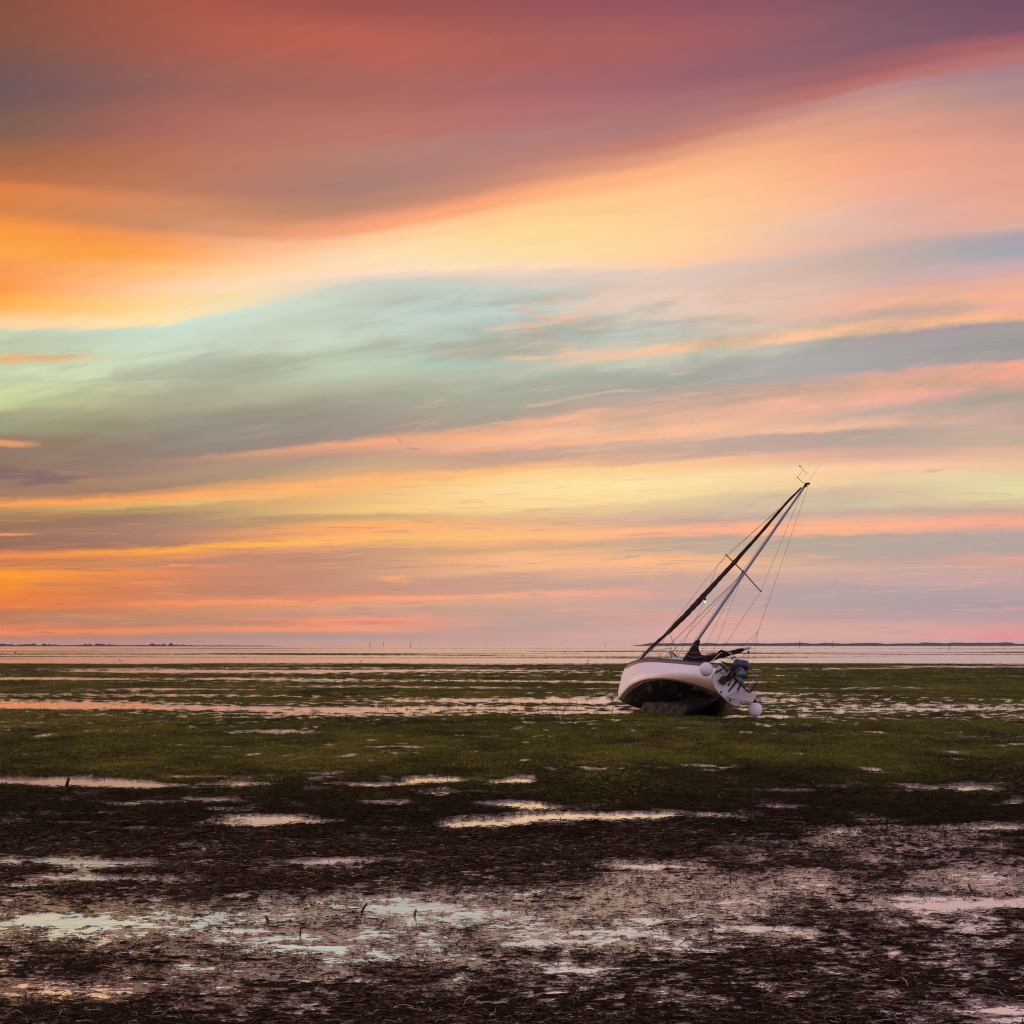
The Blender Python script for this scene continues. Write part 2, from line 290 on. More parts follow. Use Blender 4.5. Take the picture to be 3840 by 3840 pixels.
def fbm(x, y, o=4, seed=0, r=.5):
    s = 0; a = 1; t = 0
    for k in range(o): s = s + a * perlin(x * 2 ** k, y * 2 ** k, seed + k * 5); t += a; a *= r
    return s / t * 1.4
def sstep(a, b, v):
    t = np.clip((v - a) / (b - a), 0, 1); return t * t * (3 - 2 * t)

# the flat as laid out on the ground; the tables are written as rows/columns of the plan seen from the shore
def uv_of(x, y): return 1920 + F * x / y, HOR + F * CAMH / y
ZB = [(2421,-1.2),(2428,-.6),(2431,.35),(2434,-.3),(2444,-.05),(2450,.2),(2458,-.05),(2466,.15),(2472,-.2),(2477,-1.1),(2485,-.9),(2490,.6),(2505,.9),(2516,.75),(2528,.55),(2537,.85),(2550,.45),(2560,.6),(2590,.75),(2606,.5),
      (2618,.65),(2634,.5),(2650,.58),(2668,.5),(2682,.68),(2694,.8),(2710,.8),(2780,1.0),(2880,1.1),(2915,.8),(2940,.45),(2965,.8),(3000,.65),(3050,.75),(3120,.9),(3200,.8),(3290,.7),
      (3380,.45),(3450,.35),(3520,.4),(3600,.45),(3700,.6),(3840,.8),(4200,.8),(7000,.8)]
POOLS = [(2120,2632,250,7,1.2),(150,2650,380,9,1.1),(750,2655,260,5,.8),(1500,2655,400,4,.7),(1300,2668,420,5,.7),(1150,2680,300,3,.7),(1050,2750,190,4,1.8),(1010,2745,90,4,1.6),(850,2802,60,3,2.0),(1500,2804,75,3.5,2.1),(1480,2640,250,8,.4),(2180,2672,200,6,1.1),(2900,2688,190,4,1.1),(3150,2670,300,3.5,.8),(3500,2660,300,3,.8),
 (3600,2645,300,5,.7),(2700,2560,330,4,.6),(3000,2508,330,3,1.0),(3500,2500,420,3,.9),(1500,2505,600,3,.9),(700,2520,500,4,1.0),(1300,2515,700,5,1.1),(150,2545,300,6,.8),(600,2585,250,4,.9),(2900,2590,500,10,.5),
 (120,2930,270,8,2.2),(330,2938,150,10,2.0),(560,2950,90,6,1.6),(1330,2944,150,5,1.8),(900,2942,90,3,1.6),(1640,2928,60,5,2.0),(1955,2918,40,6,2.0),(1930,2932,60,4,1.6),(1650,2982,60,6,1.7),(1460,3010,80,6,1.7),(1900,3012,90,7,1.9),(2000,3030,50,4,1.6),
 (1000,3068,150,11,1.6),(930,3095,100,8,1.7),(1110,3085,120,8,1.6),(2050,3070,260,9,1.5),(2200,3060,230,7,1.4),(1860,3092,130,8,1.8),(510,3109,75,3.5,2.0),(230,3088,60,3,1.6),(780,2998,60,4,1.5),(820,3004,60,4,1.5),(800,3036,50,3,1.6),(480,3018,60,3,1.4),(620,3008,70,3,1.4),
 (110,3230,200,8,2.0),(330,3233,170,6,1.8),(380,3250,110,5,1.6),(250,3292,110,5,1.5),(450,3293,100,6,1.6),(80,3318,90,5,1.5),(1170,3231,80,7,1.7),(1330,3226,100,4,1.1),(2445,3252,118,8,2.3),(2930,3027,65,3.5,2.0),(3570,2955,55,4,2.0),(3820,3010,50,9,2.1),(3300,2900,50,2,1.3),
 (3180,3120,80,7,1.5),(3560,3112,260,8,1.1),(3720,3100,160,6,.9),(3520,3368,150,6,1.2),(3640,3396,260,8,1.5),(3820,3385,90,10,1.2),(2885,3485,95,6,1.9),(2790,3480,60,4,1.3),(3780,3790,130,10,1.4),(3830,3830,80,10,1.4),
 (100,3432,120,7,.8),(220,3450,150,5,.8),(330,3462,150,5,.7),(60,3462,120,5,.7),(1480,3374,120,5,.6),(1750,3362,130,6,.8),(1900,3352,90,4,.8),(1470,3413,100,7,1.2),(1300,3400,60,5,.8),(1620,3392,120,5,.7),(900,3490,90,5,1.0),(1050,3520,120,6,.9),(1190,3555,100,7,1.1),(1350,3605,70,6,1.0),(1370,3680,60,7,1.3),
 (2000,3540,90,8,1.0),(2150,3530,70,5,.9),(2550,3560,110,6,.9),(2500,3600,80,5,.8),(2250,3500,150,6,.7),(2650,3380,180,7,.6),(2150,3640,80,5,.9)]
WET = [(1650,3420,900,75,-.02,1.1),(450,3450,700,60,0,.9),(2400,3390,650,75,-.03,.9),(1300,3540,900,80,0,.85),(2300,3520,450,60,0,.8),(2450,3260,330,40,-.03,.9),(2900,3290,450,50,-.05,.8),
 (3400,3130,560,48,-.04,1.1),(3350,3190,600,40,-.03,.9),(2600,3340,650,60,-.04,1.0),(3750,3200,200,60,0,.7),(3700,3300,330,48,-.02,1.4),(3550,3395,360,30,-.03,1.0),(900,3640,420,40,-.02,.95),(300,3720,420,42,-.02,.95),(3760,3800,170,45,0,1.1),(3300,3230,500,30,0,.5),
 (1300,3230,330,20,0,.7),(200,3235,500,22,0,.7),(350,3295,380,18,0,.6),(1020,3080,260,24,0,.9),(2050,3075,380,26,0,.9),(1750,3690,500,30,0,.35),(900,3760,400,30,0,.3),(2900,3500,200,24,0,.5)]
zbx = np.array([a for a, b in ZB]); zby = np.array([b for a, b in ZB])
def wet_of(u, v):
    s = np.zeros_like(u)
    for (cx, cy, rx, ry, sl, a) in WET:
        s = np.maximum(s, a * np.exp(-(((u - cx) / rx) ** 2 + ((v - cy - sl * (u - cx)) / ry) ** 2)))
    return s
def elev_of(x, y):
    u, v = uv_of(x, y)
    ly = np.log(y)
    big = fbm(x / (.22 * y) + 5, np.log(3.2 + .06 * np.maximum(v - HOR, 0)) / .06, 3, 11)                  # long low swells and runnels, scaled with distance
    shift = fbm(x / (.6 * y), ly * 3, 2, 21) * np.clip((v - 2420) * .08, 0, 26)
    E = np.interp(v + shift * .5, zbx, zby)
    far = sstep(2720, 2600, v)
    E = E + big * (.55 + .25 * far) * sstep(3600, 3000, v) * 1.1
    E = E + fbm(x / (.30 * y) + 9, (v - HOR) / 4.2, 3, 13) * .55 * sstep(2492, 2474, v)         # thin far streaks of weed
    fine = fbm(x * .9, y * .8, 4, 3)
    E = E + fine * (.35 + .25 * (1 - far))
    E = E + fbm(x * 3.1, y * 2.2, 4, 9, .6) * (.28 + .32 * sstep(3250, 3450, v))
    E = E + fbm(x * 6.0, y * 10.0, 4, 15, .7) * 1.0 * sstep(3000, 3250, v)
    E = E + fbm(x / (.008 * y), (v - HOR) / 5.0, 3, 17, .6) * (.5 + .55 * sstep(2590, 2620, v)) * sstep(2490, 2520, v) * sstep(2860, 2690, v)     # tufts standing in shallow water
    wv = wet_of(u, v)
    E = E + .30 * sstep(1700, 2600, u) * sstep(2480, 2490, v) * sstep(2610, 2590, v)
    E = E - .55 * np.clip(fbm(x * 1.6, y * .55, 3, 19) - .22, 0, 1) * 3 * sstep(2680, 2700, v) * sstep(2910, 2880, v)   # small puddles inside the green bed
    E = E - .26 * np.clip(wv, 0, 1.2) * sstep(3150, 3350, v)
    wob = fbm(x / (.02 * y) , ly * 120, 3, 31) * 4
    for (cx, cy, rx, ry, a) in POOLS:
        d2 = ((u - cx) / (rx * 1.25)) ** 2 + ((v + wob - cy) / (ry * 1.2)) ** 2
        E = E - a * 1.15 * np.exp(-np.minimum(d2, 30) * 1.1)
    return E, u, v, wv
HS = .035
def ground_z(x, y):
    E, u, v, wv = elev_of(x, y)
    sc_ = HS * np.clip(y / 40, .35, 1.0)
    z = E * sc_
    z = z + sstep(2940, 3060, v) * np.abs(fbm(x * 2.2, y * 1.1, 3, 41)) * .05 * sstep(.2, .9, E) * sstep(3420, 3150, v)      # hummocks of matted weed
    z = z + np.clip(fbm(x * .9, y * .7, 4, 43), 0, 1) * .11 * sstep(2690, 2740, v) * sstep(3100, 2960, v) * sstep(.1, .6, E)     # tussocks in the green bed
    return z, E, u, v, wv

# ------------------------------------------------------------------ ground and water
def ground_mat():
    m_ = bpy.data.materials.new('wet_mud'); m_.use_nodes = True; t = NT(m_.node_tree); b = t.n['Principled BSDF']
    g = t.new('ShaderNodeAttribute', attribute_name='green').outputs['Fac']; e = t.new('ShaderNodeAttribute', attribute_name='dry').outputs['Fac']
    geo = t.new('ShaderNodeNewGeometry').outputs['Position']
    na = t.noise(geo, 1.3, 6, .65); nb = t.noise(geo, 14.0, 5, .65); nc = t.noise(geo, 70.0, 4, .6)
    mud = t.mix(t.sstep(nb, .35, .65), (.085, .062, .074), (.15, .115, .130))
    weedg = t.mix(t.sstep(nb, .3, .7), (.045, .050, .006), (.14, .148, .012))
    weedb = t.mix(t.sstep(nb, .3, .7), (.006, .0035, .002), (.020, .011, .004))
    weed = t.mix(g, weedb, weedg)
    dryf = t.sstep(t.m('ADD', e, t.m('MULTIPLY', t.m('SUBTRACT', na, .5), .8)), .1, .55)
    t.l.new(t.mix(dryf, mud, weed), b.inputs['Base Color'])
    t.l.new(t.sstep(dryf, 0, 1, .22, .8), b.inputs['Roughness'])
    t.l.new(t.sstep(dryf, 0, 1, 1.0, .02), b.inputs['Specular IOR Level'])
    b.inputs['IOR'].default_value = 1.6; b.inputs['Coat IOR'].default_value = 1.9; b.inputs['Coat Roughness'].default_value = .20
    t.l.new(t.sstep(dryf, 0, .8, .8, 0), b.inputs['Coat Weight'])
    bp = t.new('ShaderNodeBump'); bp.inputs['Strength'].default_value = .6; bp.inputs['Distance'].default_value = .02
    t.l.new(t.m('ADD', nb, t.m('MULTIPLY', nc, .35)), bp.inputs['Height']); t.l.new(bp.outputs[0], b.inputs['Normal'])
    return m_
def water_mat():
    m_ = bpy.data.materials.new('still_water'); m_.use_nodes = True; t = NT(m_.node_tree); b = t.n['Principled BSDF']
    b.inputs['Base Color'].default_value = (.9, .88, .88, 1); b.inputs['Metallic'].default_value = .6
    b.inputs['Specular IOR Level'].default_value = .5; b.inputs['IOR'].default_value = 1.5
    geo = t.new('ShaderNodeNewGeometry').outputs['Position']
    sp = t.new('ShaderNodeSeparateXYZ'); t.l.new(geo, sp.inputs[0])
    t.l.new(t.sstep(sp.outputs[1], 15, 160, .07, .13, 'LINEAR'), b.inputs['Roughness'])          # ripples too small to see widen the reflection
    mp = t.new('ShaderNodeMapping'); t.l.new(geo, mp.inputs[0]); mp.inputs['Scale'].default_value = (.5, 1.0, 1)
    n_ = t.noise(mp.outputs[0], 2.2, 4, .6)
    bp = t.new('ShaderNodeBump'); t.l.new(t.sstep(sp.outputs[1], 20, 70, .35, 0), bp.inputs['Strength']); bp.inputs['Distance'].default_value = .02
    t.l.new(n_, bp.inputs['Height']); t.l.new(bp.outputs[0], b.inputs['Normal'])
    return m_
def build_ground():
    vs = np.concatenate([np.arange(2430.5, 2500, 1.0), np.arange(2500, 2720, 1.6), np.arange(2720, 4000, 3.2), np.arange(4000, 9000, 60)])
    us = np.concatenate([np.arange(-6000, -620, 60), np.arange(-620, 4461, 7.0), np.arange(4461, 9900, 60)])
    D = F * CAMH / (vs - HOR)
    Yg, U = np.meshgrid(D, us, indexing='ij'); Xg = (U - 1920) / F * Yg
    z, E, u, v, wv = ground_z(Xg, Yg)
    nr, ncl = z.shape
    edge = np.minimum(np.minimum(np.arange(ncl), np.arange(ncl)[::-1])[None, :] / 6., 1)
    z = z * edge - (1 - edge) * .05
    V = np.stack([Xg, Yg, z], -1).reshape(-1, 3)
    i = np.arange(nr - 1)[:, None] * ncl + np.arange(ncl - 1)[None, :]
    Q = np.stack([i, i + 1, i + 1 + ncl, i + ncl], -1).reshape(-1, 4)[:, ::-1]
    green = sstep(3080, 2780, v + fbm(Xg * .5, Yg * .3, 4, 61) * 130)
    green = green * np.clip(.62 + .9 * fbm(Xg * .35, Yg * .22, 4, 63), .05, 1)
    me = np_mesh('mud_flat', V, Q, {'green': green.ravel(), 'dry': E.ravel() - .75 * np.clip(wv, 0, 1).ravel()})
    o = link_mesh('mud_flat', me, ground_mat()); props(o, kind='structure')
    bm = bmesh.new()
    q_ = [bm.verts.new(c_) for c_ in ((-8000, -600, 0), (8000, -600, 0), (8000, 8000, 0), (-8000, 8000, 0))]
    bm.faces.new(q_); o = obj('water', bm, water_mat(), smooth=False); props(o, kind='structure')
build_ground()

# ------------------------------------------------------------------ seagrass: ribbons of leaf, one mesh per kind of cover
def leaf_mat(name, stops, rough, spec, trans=0.0):
    m_ = bpy.data.materials.new(name); m_.use_nodes = True; t = NT(m_.node_tree); b = t.n['Principled BSDF']
    a = t.new('ShaderNodeAttribute', attribute_name='tint').outputs['Fac']
    r = t.ramp(a, stops); t.l.new(r.outputs[0], b.inputs['Base Color'])
    b.inputs['Roughness'].default_value = rough; b.inputs['Specular IOR Level'].default_value = spec
    if trans:
        ad = t.new('ShaderNodeMixShader'); tr = t.new('ShaderNodeBsdfTranslucent'); t.l.new(r.outputs[0], tr.inputs[0]); ad.inputs[0].default_value = trans
        t.l.new(b.outputs[0], ad.inputs[1]); t.l.new(tr.outputs[0], ad.inputs[2]); t.l.new(ad.outputs[0], t.n['Material Output'].inputs[0])
    return m_
RS = np.random.RandomState(3)
def ribbons(P, head, L, W, lift, curl, tint, nseg=3, roll=None):
    n = len(P); t = np.linspace(0, 1, nseg + 1)[None, :]
    hx, hy = np.cos(head)[:, None], np.sin(head)[:, None]
    bend = curl[:, None] * (t - .5) ** 2 * L[:, None]
    s = (t - .0) * L[:, None]
    cx = P[:, 0:1] + hx * s - hy * bend; cy = P[:, 1:2] + hy * s + hx * bend
    cz = P[:, 2:3] + lift[:, None] * L[:, None] * np.sin(t * 2.2) ** 1.5
    wd = W[:, None] * np.array([.7] + [1] * (nseg - 1) + [.25])[None, :] * .5
    roll = np.zeros(n) if roll is None else roll
    ax = -hy * np.cos(roll)[:, None]; ay = hx * np.cos(roll)[:, None]; az_ = np.sin(roll)[:, None]
    A = np.stack([cx + ax * wd, cy + ay * wd, cz + az_ * wd], -1); B = np.stack([cx - ax * wd, cy - ay * wd, cz - az_ * wd], -1)
    V = np.stack([A, B], 2).reshape(-1, 3)
    base = (np.arange(n) * (nseg + 1) * 2)[:, None] + np.arange(nseg)[None, :] * 2
    Q = np.stack([base, base + 2, base + 3, base + 1], -1).reshape(-1, 4)
    return V, Q, np.repeat(tint, (nseg + 1) * 2)
def scatter(n, v0, v1, margin=700):
    d1, d0 = F * CAMH / (v0 - HOR), F * CAMH / (v1 - HOR)
    y = np.sqrt(RS.rand(n) * (d1 * d1 - d0 * d0) + d0 * d0); x = (RS.rand(n) * (3840 + 2 * margin) - margin - 1920) / F * y
    return x, y
def build_litter():
    x, y = scatter(270000, 3060, 4000)
    z, E, u, v, wv = ground_z(x, y)
    dens = np.clip(1.3 - .95 * wv, .42, 1) * sstep(-.15, .35, E + .3 * (RS.rand(len(x)) - .3)) * (.25 + .75 * sstep(-.35, .25, fbm(x * 1.7, y * 1.2, 3, 71)))
    dens = dens * sstep(3080, 3180, v + 50 * fbm(x * .7, y * .4, 3, 72))
    k = RS.rand(len(x)) < dens; x, y, z, E, wv = x[k], y[k], z[k], E[k], wv[k]; n = len(x)
    thick = np.clip(1 - wv, 0, 1) * sstep(.1, .8, E) * (.4 + .6 * np.clip(.5 + fbm(x * 2.5, y * 2, 3, 73), 0, 1))
    z = np.maximum(z, 0) + .002 + RS.rand(n) * (.004 + .05 * thick)
    L = .03 + .13 * RS.rand(n) ** 2.0; W = .005 + .0075 * RS.rand(n) ** 1.3
    lift = RS.randn(n) * .05 + (RS.rand(n) < .10) * RS.rand(n) * .35
    V, Q, t = ribbons(np.stack([x, y, z], -1), RS.randn(n) * .65 + (RS.rand(n) < .35) * RS.rand(n) * 6.28 + np.pi * (RS.rand(n) < .5), L, W, lift, RS.randn(n) * 1.1, RS.rand(n), 3, RS.randn(n) * .35)
    me = np_mesh('seagrass_litter', V, Q, t)
    st = [(0, (.005, .003, .002)), (.40, (.013, .006, .003)), (.62, (.042, .014, .005)), (.80, (.10, .034, .008)), (.86, (.06, .058, .006)), (.92, (.12, .095, .02)), (.955, (.28, .20, .14)), (1, (.45, .36, .28))]  # the few palest tints put bright glints into the leaf colour
    props(link_mesh('seagrass_litter', me, leaf_mat('brown_leaf', st, .45, .09)), 'brown washed-up seagrass leaves strewn over the wet mud nearest the shore', 'seagrass', None, 'stuff')
def build_mat():
    x, y = scatter(270000, 2820, 3200)
    z, E, u, v, wv = ground_z(x, y)
    dens = sstep(-.05, .3, E) * sstep(3200, 3090, v + 50 * fbm(x * .7, y * .4, 3, 72)) * sstep(2860, 2960, v + 90 * fbm(x * .3, y * .15, 4, 83))
    k = RS.rand(len(x)) < dens; x, y, z, v = x[k], y[k], z[k], v[k]; n = len(x)
    z = z + .002 + RS.rand(n) * .022
    L = .05 + .10 * RS.rand(n); W = .006 + .010 * RS.rand(n)
    tint = np.clip(RS.rand(n) * .6 + .4 * sstep(3060, 2930, v + 40 * RS.randn(n)) * (.3 + .7 * RS.rand(n)), 0, 1)
    V, Q, t = ribbons(np.stack([x, y, z], -1), RS.rand(n) * 6.28, L, W, RS.randn(n) * .08 + .03, RS.randn(n) * .8, tint, 2, RS.randn(n) * .4)
    me = np_mesh('matted_seagrass', V, Q, t)
    st = [(0, (.007, .006, .003)), (.4, (.021, .015, .006)), (.62, (.042, .028, .009)), (.8, (.048, .046, .008)), (1, (.095, .075, .022))]
    props(link_mesh('matted_seagrass', me, leaf_mat('matted_leaf', st, .7, .03)), 'dark flattened mat of brown and olive seagrass between the green bed and the wet litter', 'seagrass', None, 'stuff')
def build_green():
    VV, QQ, TT = [], [], []; off = 0
    for (n0, v0, v1, ls, ws) in ((190000, 2700, 3060, 1.0, 1.0), (120000, 2560, 2712, 1.25, 1.6), (80000, 2486, 2565, 1.6, 4.0)):
        x, y = scatter(n0, v0, v1, 300)
        z, E, u, v, wv = ground_z(x, y)
        cl = fbm(x * .8, y * .6, 5, 81, .6)
        dens = np.maximum(sstep(-.1, .5, E + cl * .6), .10 * (E > -.9) * sstep(0.0, .5, cl)) * sstep(3040, 2860, v + 110 * fbm(x * .3, y * .15, 4, 83))
        k = RS.rand(len(x)) < dens; x, y, z, v, E, cl = x[k], y[k], z[k], v[k], E[k], cl[k]; n = len(x)
        z = z - .004
        L = (.05 + .09 * RS.rand(n)) * ls * (.7 + .6 * np.clip(cl + .5, 0, 1)); W = (.007 + .008 * RS.rand(n)) * ws
        up = .12 + .55 * RS.rand(n) ** 2
        V, Q, t = ribbons(np.stack([x, y, z], -1), RS.rand(n) * 6.28, L, W, up, RS.randn(n) * .7, np.clip(.46 + .26 * RS.randn(n) + .75 * cl + .8 * fbm(x * .16, y * .05, 3, 84) - .22 * sstep(2760, 2950, v), 0, 1), 2, RS.randn(n) * .3)
        VV.append(V); QQ.append(Q + off); TT.append(t); off += len(V)
    me = np_mesh('green_seagrass', np.concatenate(VV), np.concatenate(QQ), np.concatenate(TT))
    st = [(0, (.012, .012, .003)), (.3, (.045, .054, .006)), (.55, (.095, .118, .010)), (.8, (.17, .175, .014)), (1, (.30, .24, .04))]
    props(link_mesh('green_seagrass', me, leaf_mat('green_leaf', st, .55, .12, .3)), 'olive green seagrass bed lying round the stranded boat at low tide', 'seagrass', None, 'stuff')
build_litter(); build_mat(); build_green()

# ------------------------------------------------------------------ the stranded sailing boat (own axes: x forward, y port, z up from the keel bottom)
BM = Matrix(((-.46698, -.68569, .55836), (.88418, -.35310, .30586), (-.01256, .63652, .77116)))
BT = Vector((6.7848, 51.3816, .0155))
boat = empty('sailing_boat'); boat.matrix_world = Matrix.Translation(BT) @ BM.to_4x4()
props(boat, 'white sailing boat with black bottom, heeled over on the seagrass with its mast leaning right', 'boat')
BI = BM.transposed()
def on(px, py, axis, val):
    """point of the boat's own plane axis = val that is seen at photo position px, py"""
    d = BI @ Vector(((px - 1920) / F, 1.0, -(py - HOR) / F)); o_ = BI @ (Vector((0, 0, CAMH)) - BT)
    t = (val - o_[axis]) / d[axis]; return o_ + d * t
def to_world(p_): return BM @ Vector(p_) + BT

M_gel = bpy.data.materials.new('hull_paint'); M_gel.use_nodes = True
def hull_material():
    t = NT(M_gel.node_tree); b = t.n['Principled BSDF']
    tcx = t.new('ShaderNodeTexCoord').outputs['Object']; sp = t.new('ShaderNodeSeparateXYZ'); t.l.new(tcx, sp.inputs[0])
    line = t.m('MULTIPLY_ADD', sp.outputs[0], -.0418, .90)
    h_ = t.m('SUBTRACT', sp.outputs[2], line)                     # height over the painted waterline
    mp = t.new('ShaderNodeMapping'); t.l.new(tcx, mp.inputs[0]); mp.inputs['Scale'].default_value = (1.6, 1.6, 5)
    n1_ = t.noise(mp.outputs[0], 1.6, 6, .65); n2_ = t.noise(tcx, 16, 5, .65); n3_ = t.noise(tcx, 3.0, 5, .7)
    hn = t.m('ADD', h_, t.m('MULTIPLY', t.m('SUBTRACT', n2_, .5), .05))
    gel = t.mix(t.sstep(n3_, .3, .7), (.86, .84, .85), (.80, .77, .78))
    aft = t.sstep(sp.outputs[0], 3.4, .8)
    top_ = t.m('MULTIPLY_ADD', aft, .22, .13)
    st_ = t.m('MULTIPLY', t.sstep(t.m('ADD', hn, t.m('MULTIPLY', t.m('SUBTRACT', n1_, .5), .16)), top_, -.01), t.m('MULTIPLY_ADD', aft, .15, .80))
    gel = t.mix(st_, gel, (.42, .26, .10))
    tan_ = t.mix(t.sstep(n1_, .35, .65), (.12, .088, .05), (.075, .062, .035))
    blk = t.mix(t.m('MULTIPLY', t.sstep(n1_, .50, .68), t.sstep(hn, -.62, -.1)), (.006, .005, .004), (.075, .066, .040))
    fwdst = t.m('MULTIPLY', t.sstep(sp.outputs[0], 4.6, 6.2), t.sstep(n1_, .35, .6)); blk = t.mix(t.m('MULTIPLY', fwdst, .55), blk, (.05, .034, .022))
    fbl = t.m('MULTIPLY_ADD', t.sstep(sp.outputs[0], 2.0, 5.0), -.085, -.03)
    under = t.mix(t.sstep(hn, t.m('SUBTRACT', fbl, .02), fbl), blk, tan_)
    c_ = t.mix(t.sstep(hn, -.006, .006), under, gel)
    t.l.new(c_, b.inputs['Base Color'])
    t.l.new(t.sstep(hn, -.02, .02, .8, .42), b.inputs['Roughness']); t.l.new(t.sstep(hn, -.02, .02, .04, .35), b.inputs['Specular IOR Level'])
hull_material()
M_stripe = mat_simple('grey_stripe', (.13, .115, .13), .45, .4, noise=((.10, .09, .10), 5))
M_rail = mat_simple('black_rubber', (.012, .011, .012), .5, .3)
def keel_material():
    m_ = bpy.data.materials.new('keel_growth'); m_.use_nodes = True; t = NT(m_.node_tree); b = t.n['Principled BSDF']
    tcx = t.new('ShaderNodeTexCoord').outputs['Object']; sp = t.new('ShaderNodeSeparateXYZ'); t.l.new(tcx, sp.inputs[0])
    gr = t.mix(t.sstep(t.noise(tcx, 5, 6, .65), .4, .65), (.018, .015, .014), (.085, .068, .062))
    f_ = t.m('MULTIPLY', t.sstep(sp.outputs[2], .46, .34), t.sstep(sp.outputs[0], 1.25, 1.6))
    f_ = t.m('MAXIMUM', f_, t.m('MULTIPLY', t.sstep(t.noise(tcx, 9, 5, .6), .55, .7), .35))
    t.l.new(t.mix(f_, (.0045, .004, .0035), gr), b.inputs['Base Color']); b.inputs['Roughness'].default_value = .8; b.inputs['Specular IOR Level'].default_value = .08
    return m_
M_keel = keel_material()
M_deck = mat_simple('deck_white', (.62, .62, .64), .5, .4)
M_alu = mat_simple('aluminium', (.34, .34, .38), .38, .5, .75)
M_mast = mat_simple('mast_alu', (.20, .20, .26), .42, .5, .5)
M_steel = mat_simple('steel_tube', (.45, .45, .48), .25, .5, .9)
M_wire = mat_simple('rigging_wire', (.06, .05, .05), .5, .3, .3)
M_cloth = mat_simple('black_canvas', (.010, .007, .007), .9, .1, noise=((.020, .014, .013), 9), bump=.5, bscale=18)
M_sail = mat_simple('brown_sun_cover', (.060, .036, .030), .9, .1, noise=((.035, .022, .019), 7), bump=.5, bscale=14)
M_rope = mat_simple('rope', (.16, .13, .13), .8, .2)
M_dark = mat_simple('dark_iron', (.013, .009, .009), .6, .3, noise=((.05, .02, .012), 12))
M_blue = mat_simple('blue_cowling', (.045, .055, .12), .35, .5, noise=((.03, .04, .09), 6))
M_bluel = mat_simple('blue_grey_casting', (.13, .22, .29), .45, .5, noise=((.05, .08, .12), 14))
M_grey = mat_simple('weathered_board', (.44, .40, .39), .7, .3, noise=((.36, .33, .33), 20))
M_fend = mat_simple('fender_vinyl', (.72, .70, .73), .75, .25, bump=.7, bscale=34)

SK = np.array([0, .5, 1, 1.5, 2, 2.5, 3, 3.5, 4, 4.5, 5, 5.5, 6, 6.5, 7, 7.58])
HB = [.83, .92, .99, 1.05, 1.09, 1.10, 1.10, 1.06, 1.01, .94, .86, .76, .63, .48, .30, .02]      # half beam at the sheer
WB = [.82, .96, 1.06, 1.13, 1.19, 1.22, 1.22, 1.19, 1.12, 1.02, .89, .71, .52, .32, .15, .02]   # half beam at the bilge
ZBL = [1.34, 1.27, 1.19, 1.11, 1.06, 1.03, 1.01, 1.01, 1.03, 1.07, 1.13, 1.22, 1.32, 1.46, 1.62, 1.85]
ZKL = [.90, .83, .72, .60, .50, .43, .40, .38, .37, .37, .385, .42, .49, .60, 1.10, 2.17]
NX = [2.7, 2.5, 2.4, 2.4, 2.35, 2.3, 2.25, 2.2, 2.1, 2.05, 2.0, 1.9, 1.75, 1.6, 1.5, 1.4]
def hv(tab, x): return float(np.interp(x, SK, tab))
def smooth_tab(tab):
    xs = np.linspace(0, 7.58, 400); y_ = np.interp(xs, SK, tab); k_ = np.ones(25) / 25
    yp = np.pad(y_, 12, mode='reflect', reflect_type='odd'); return xs, np.convolve(yp, k_, 'valid')
_T = {k: smooth_tab(v) for k, v in dict(hb=HB, wb=WB, zb=ZBL, zk=ZKL, nx=NX).items()}
def hq(k, x): return float(np.interp(x, *_T[k]))
def zsheer(x): return 1.69 - .08 * math.sin(math.pi * min(x / 4.5, 1)) + .5 * (x / 7.58) ** 2
def section(x, n=28):
    """half section from the keel line up to the sheer"""
    b_, wb, zb_, zk, nn, zs = hq('hb', x), hq('wb', x), hq('zb', x), hq('zk', x), hq('nx', x), zsheer(x)
    zk = min(zk, zs - .03); zb_ = min(zb_, zs - .02); zb_ = max(zb_, zk + .005); pts = []
    m1 = int(n * .62)
    for i in range(m1 + 1):
        a = math.pi / 2 * i / m1
        pts.append((wb * math.sin(a) ** (2 / nn), zb_ - (zb_ - zk) * math.cos(a) ** (2 / nn)))
    for i in range(1, n - m1 + 1):
        t = i / (n - m1); s_ = t * t * (3 - 2 * t)
        pts.append((wb + (b_ - wb) * (t * t * .6 + s_ * .4), zb_ + (zs - zb_) * t))
    return pts
XS = [7.58 * (1 - (1 - i / 72) ** 1.15) for i in range(73)]
def build_hull():
    bm = bmesh.new(); rows = []
    for x in XS:
        s_ = section(x); r_ = [bm.verts.new((x, -y_, z_)) for y_, z_ in s_[::-1][:-1]] + [bm.verts.new((x, y_, z_)) for y_, z_ in s_]
        rows.append(r_)
    for a, b in zip(rows, rows[1:]):
        for k in range(len(a) - 1): bm.faces.new((a[k], a[k + 1], b[k + 1], b[k]))
    bmesh.ops.recalc_face_normals(bm, faces=bm.faces)
    return obj('hull', bm, M_gel, boat)
build_hull()
def build_transom():
    bm = bmesh.new(); s_ = section(0)
    ring = [(-y_, z_) for y_, z_ in s_[::-1][:-1]] + [(y_, z_) for y_, z_ in s_]
    a = [bm.verts.new((-.004, y_ * .985, z_ + (.012 if z_ < 1.2 else 0))) for y_, z_ in ring]; b = [bm.verts.new((.02, y_ * .985, z_ + (.012 if z_ < 1.2 else 0))) for y_, z_ in ring]
    bm.faces.new(a); 
    for k in range(len(a) - 1): bm.faces.new((a[k], b[k], b[k + 1], a[k + 1]))
    bmesh.ops.recalc_face_normals(bm, faces=bm.faces)
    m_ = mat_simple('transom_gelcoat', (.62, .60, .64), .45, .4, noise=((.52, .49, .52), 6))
    return obj('transom', bm, m_, boat, smooth=False)
build_transom()
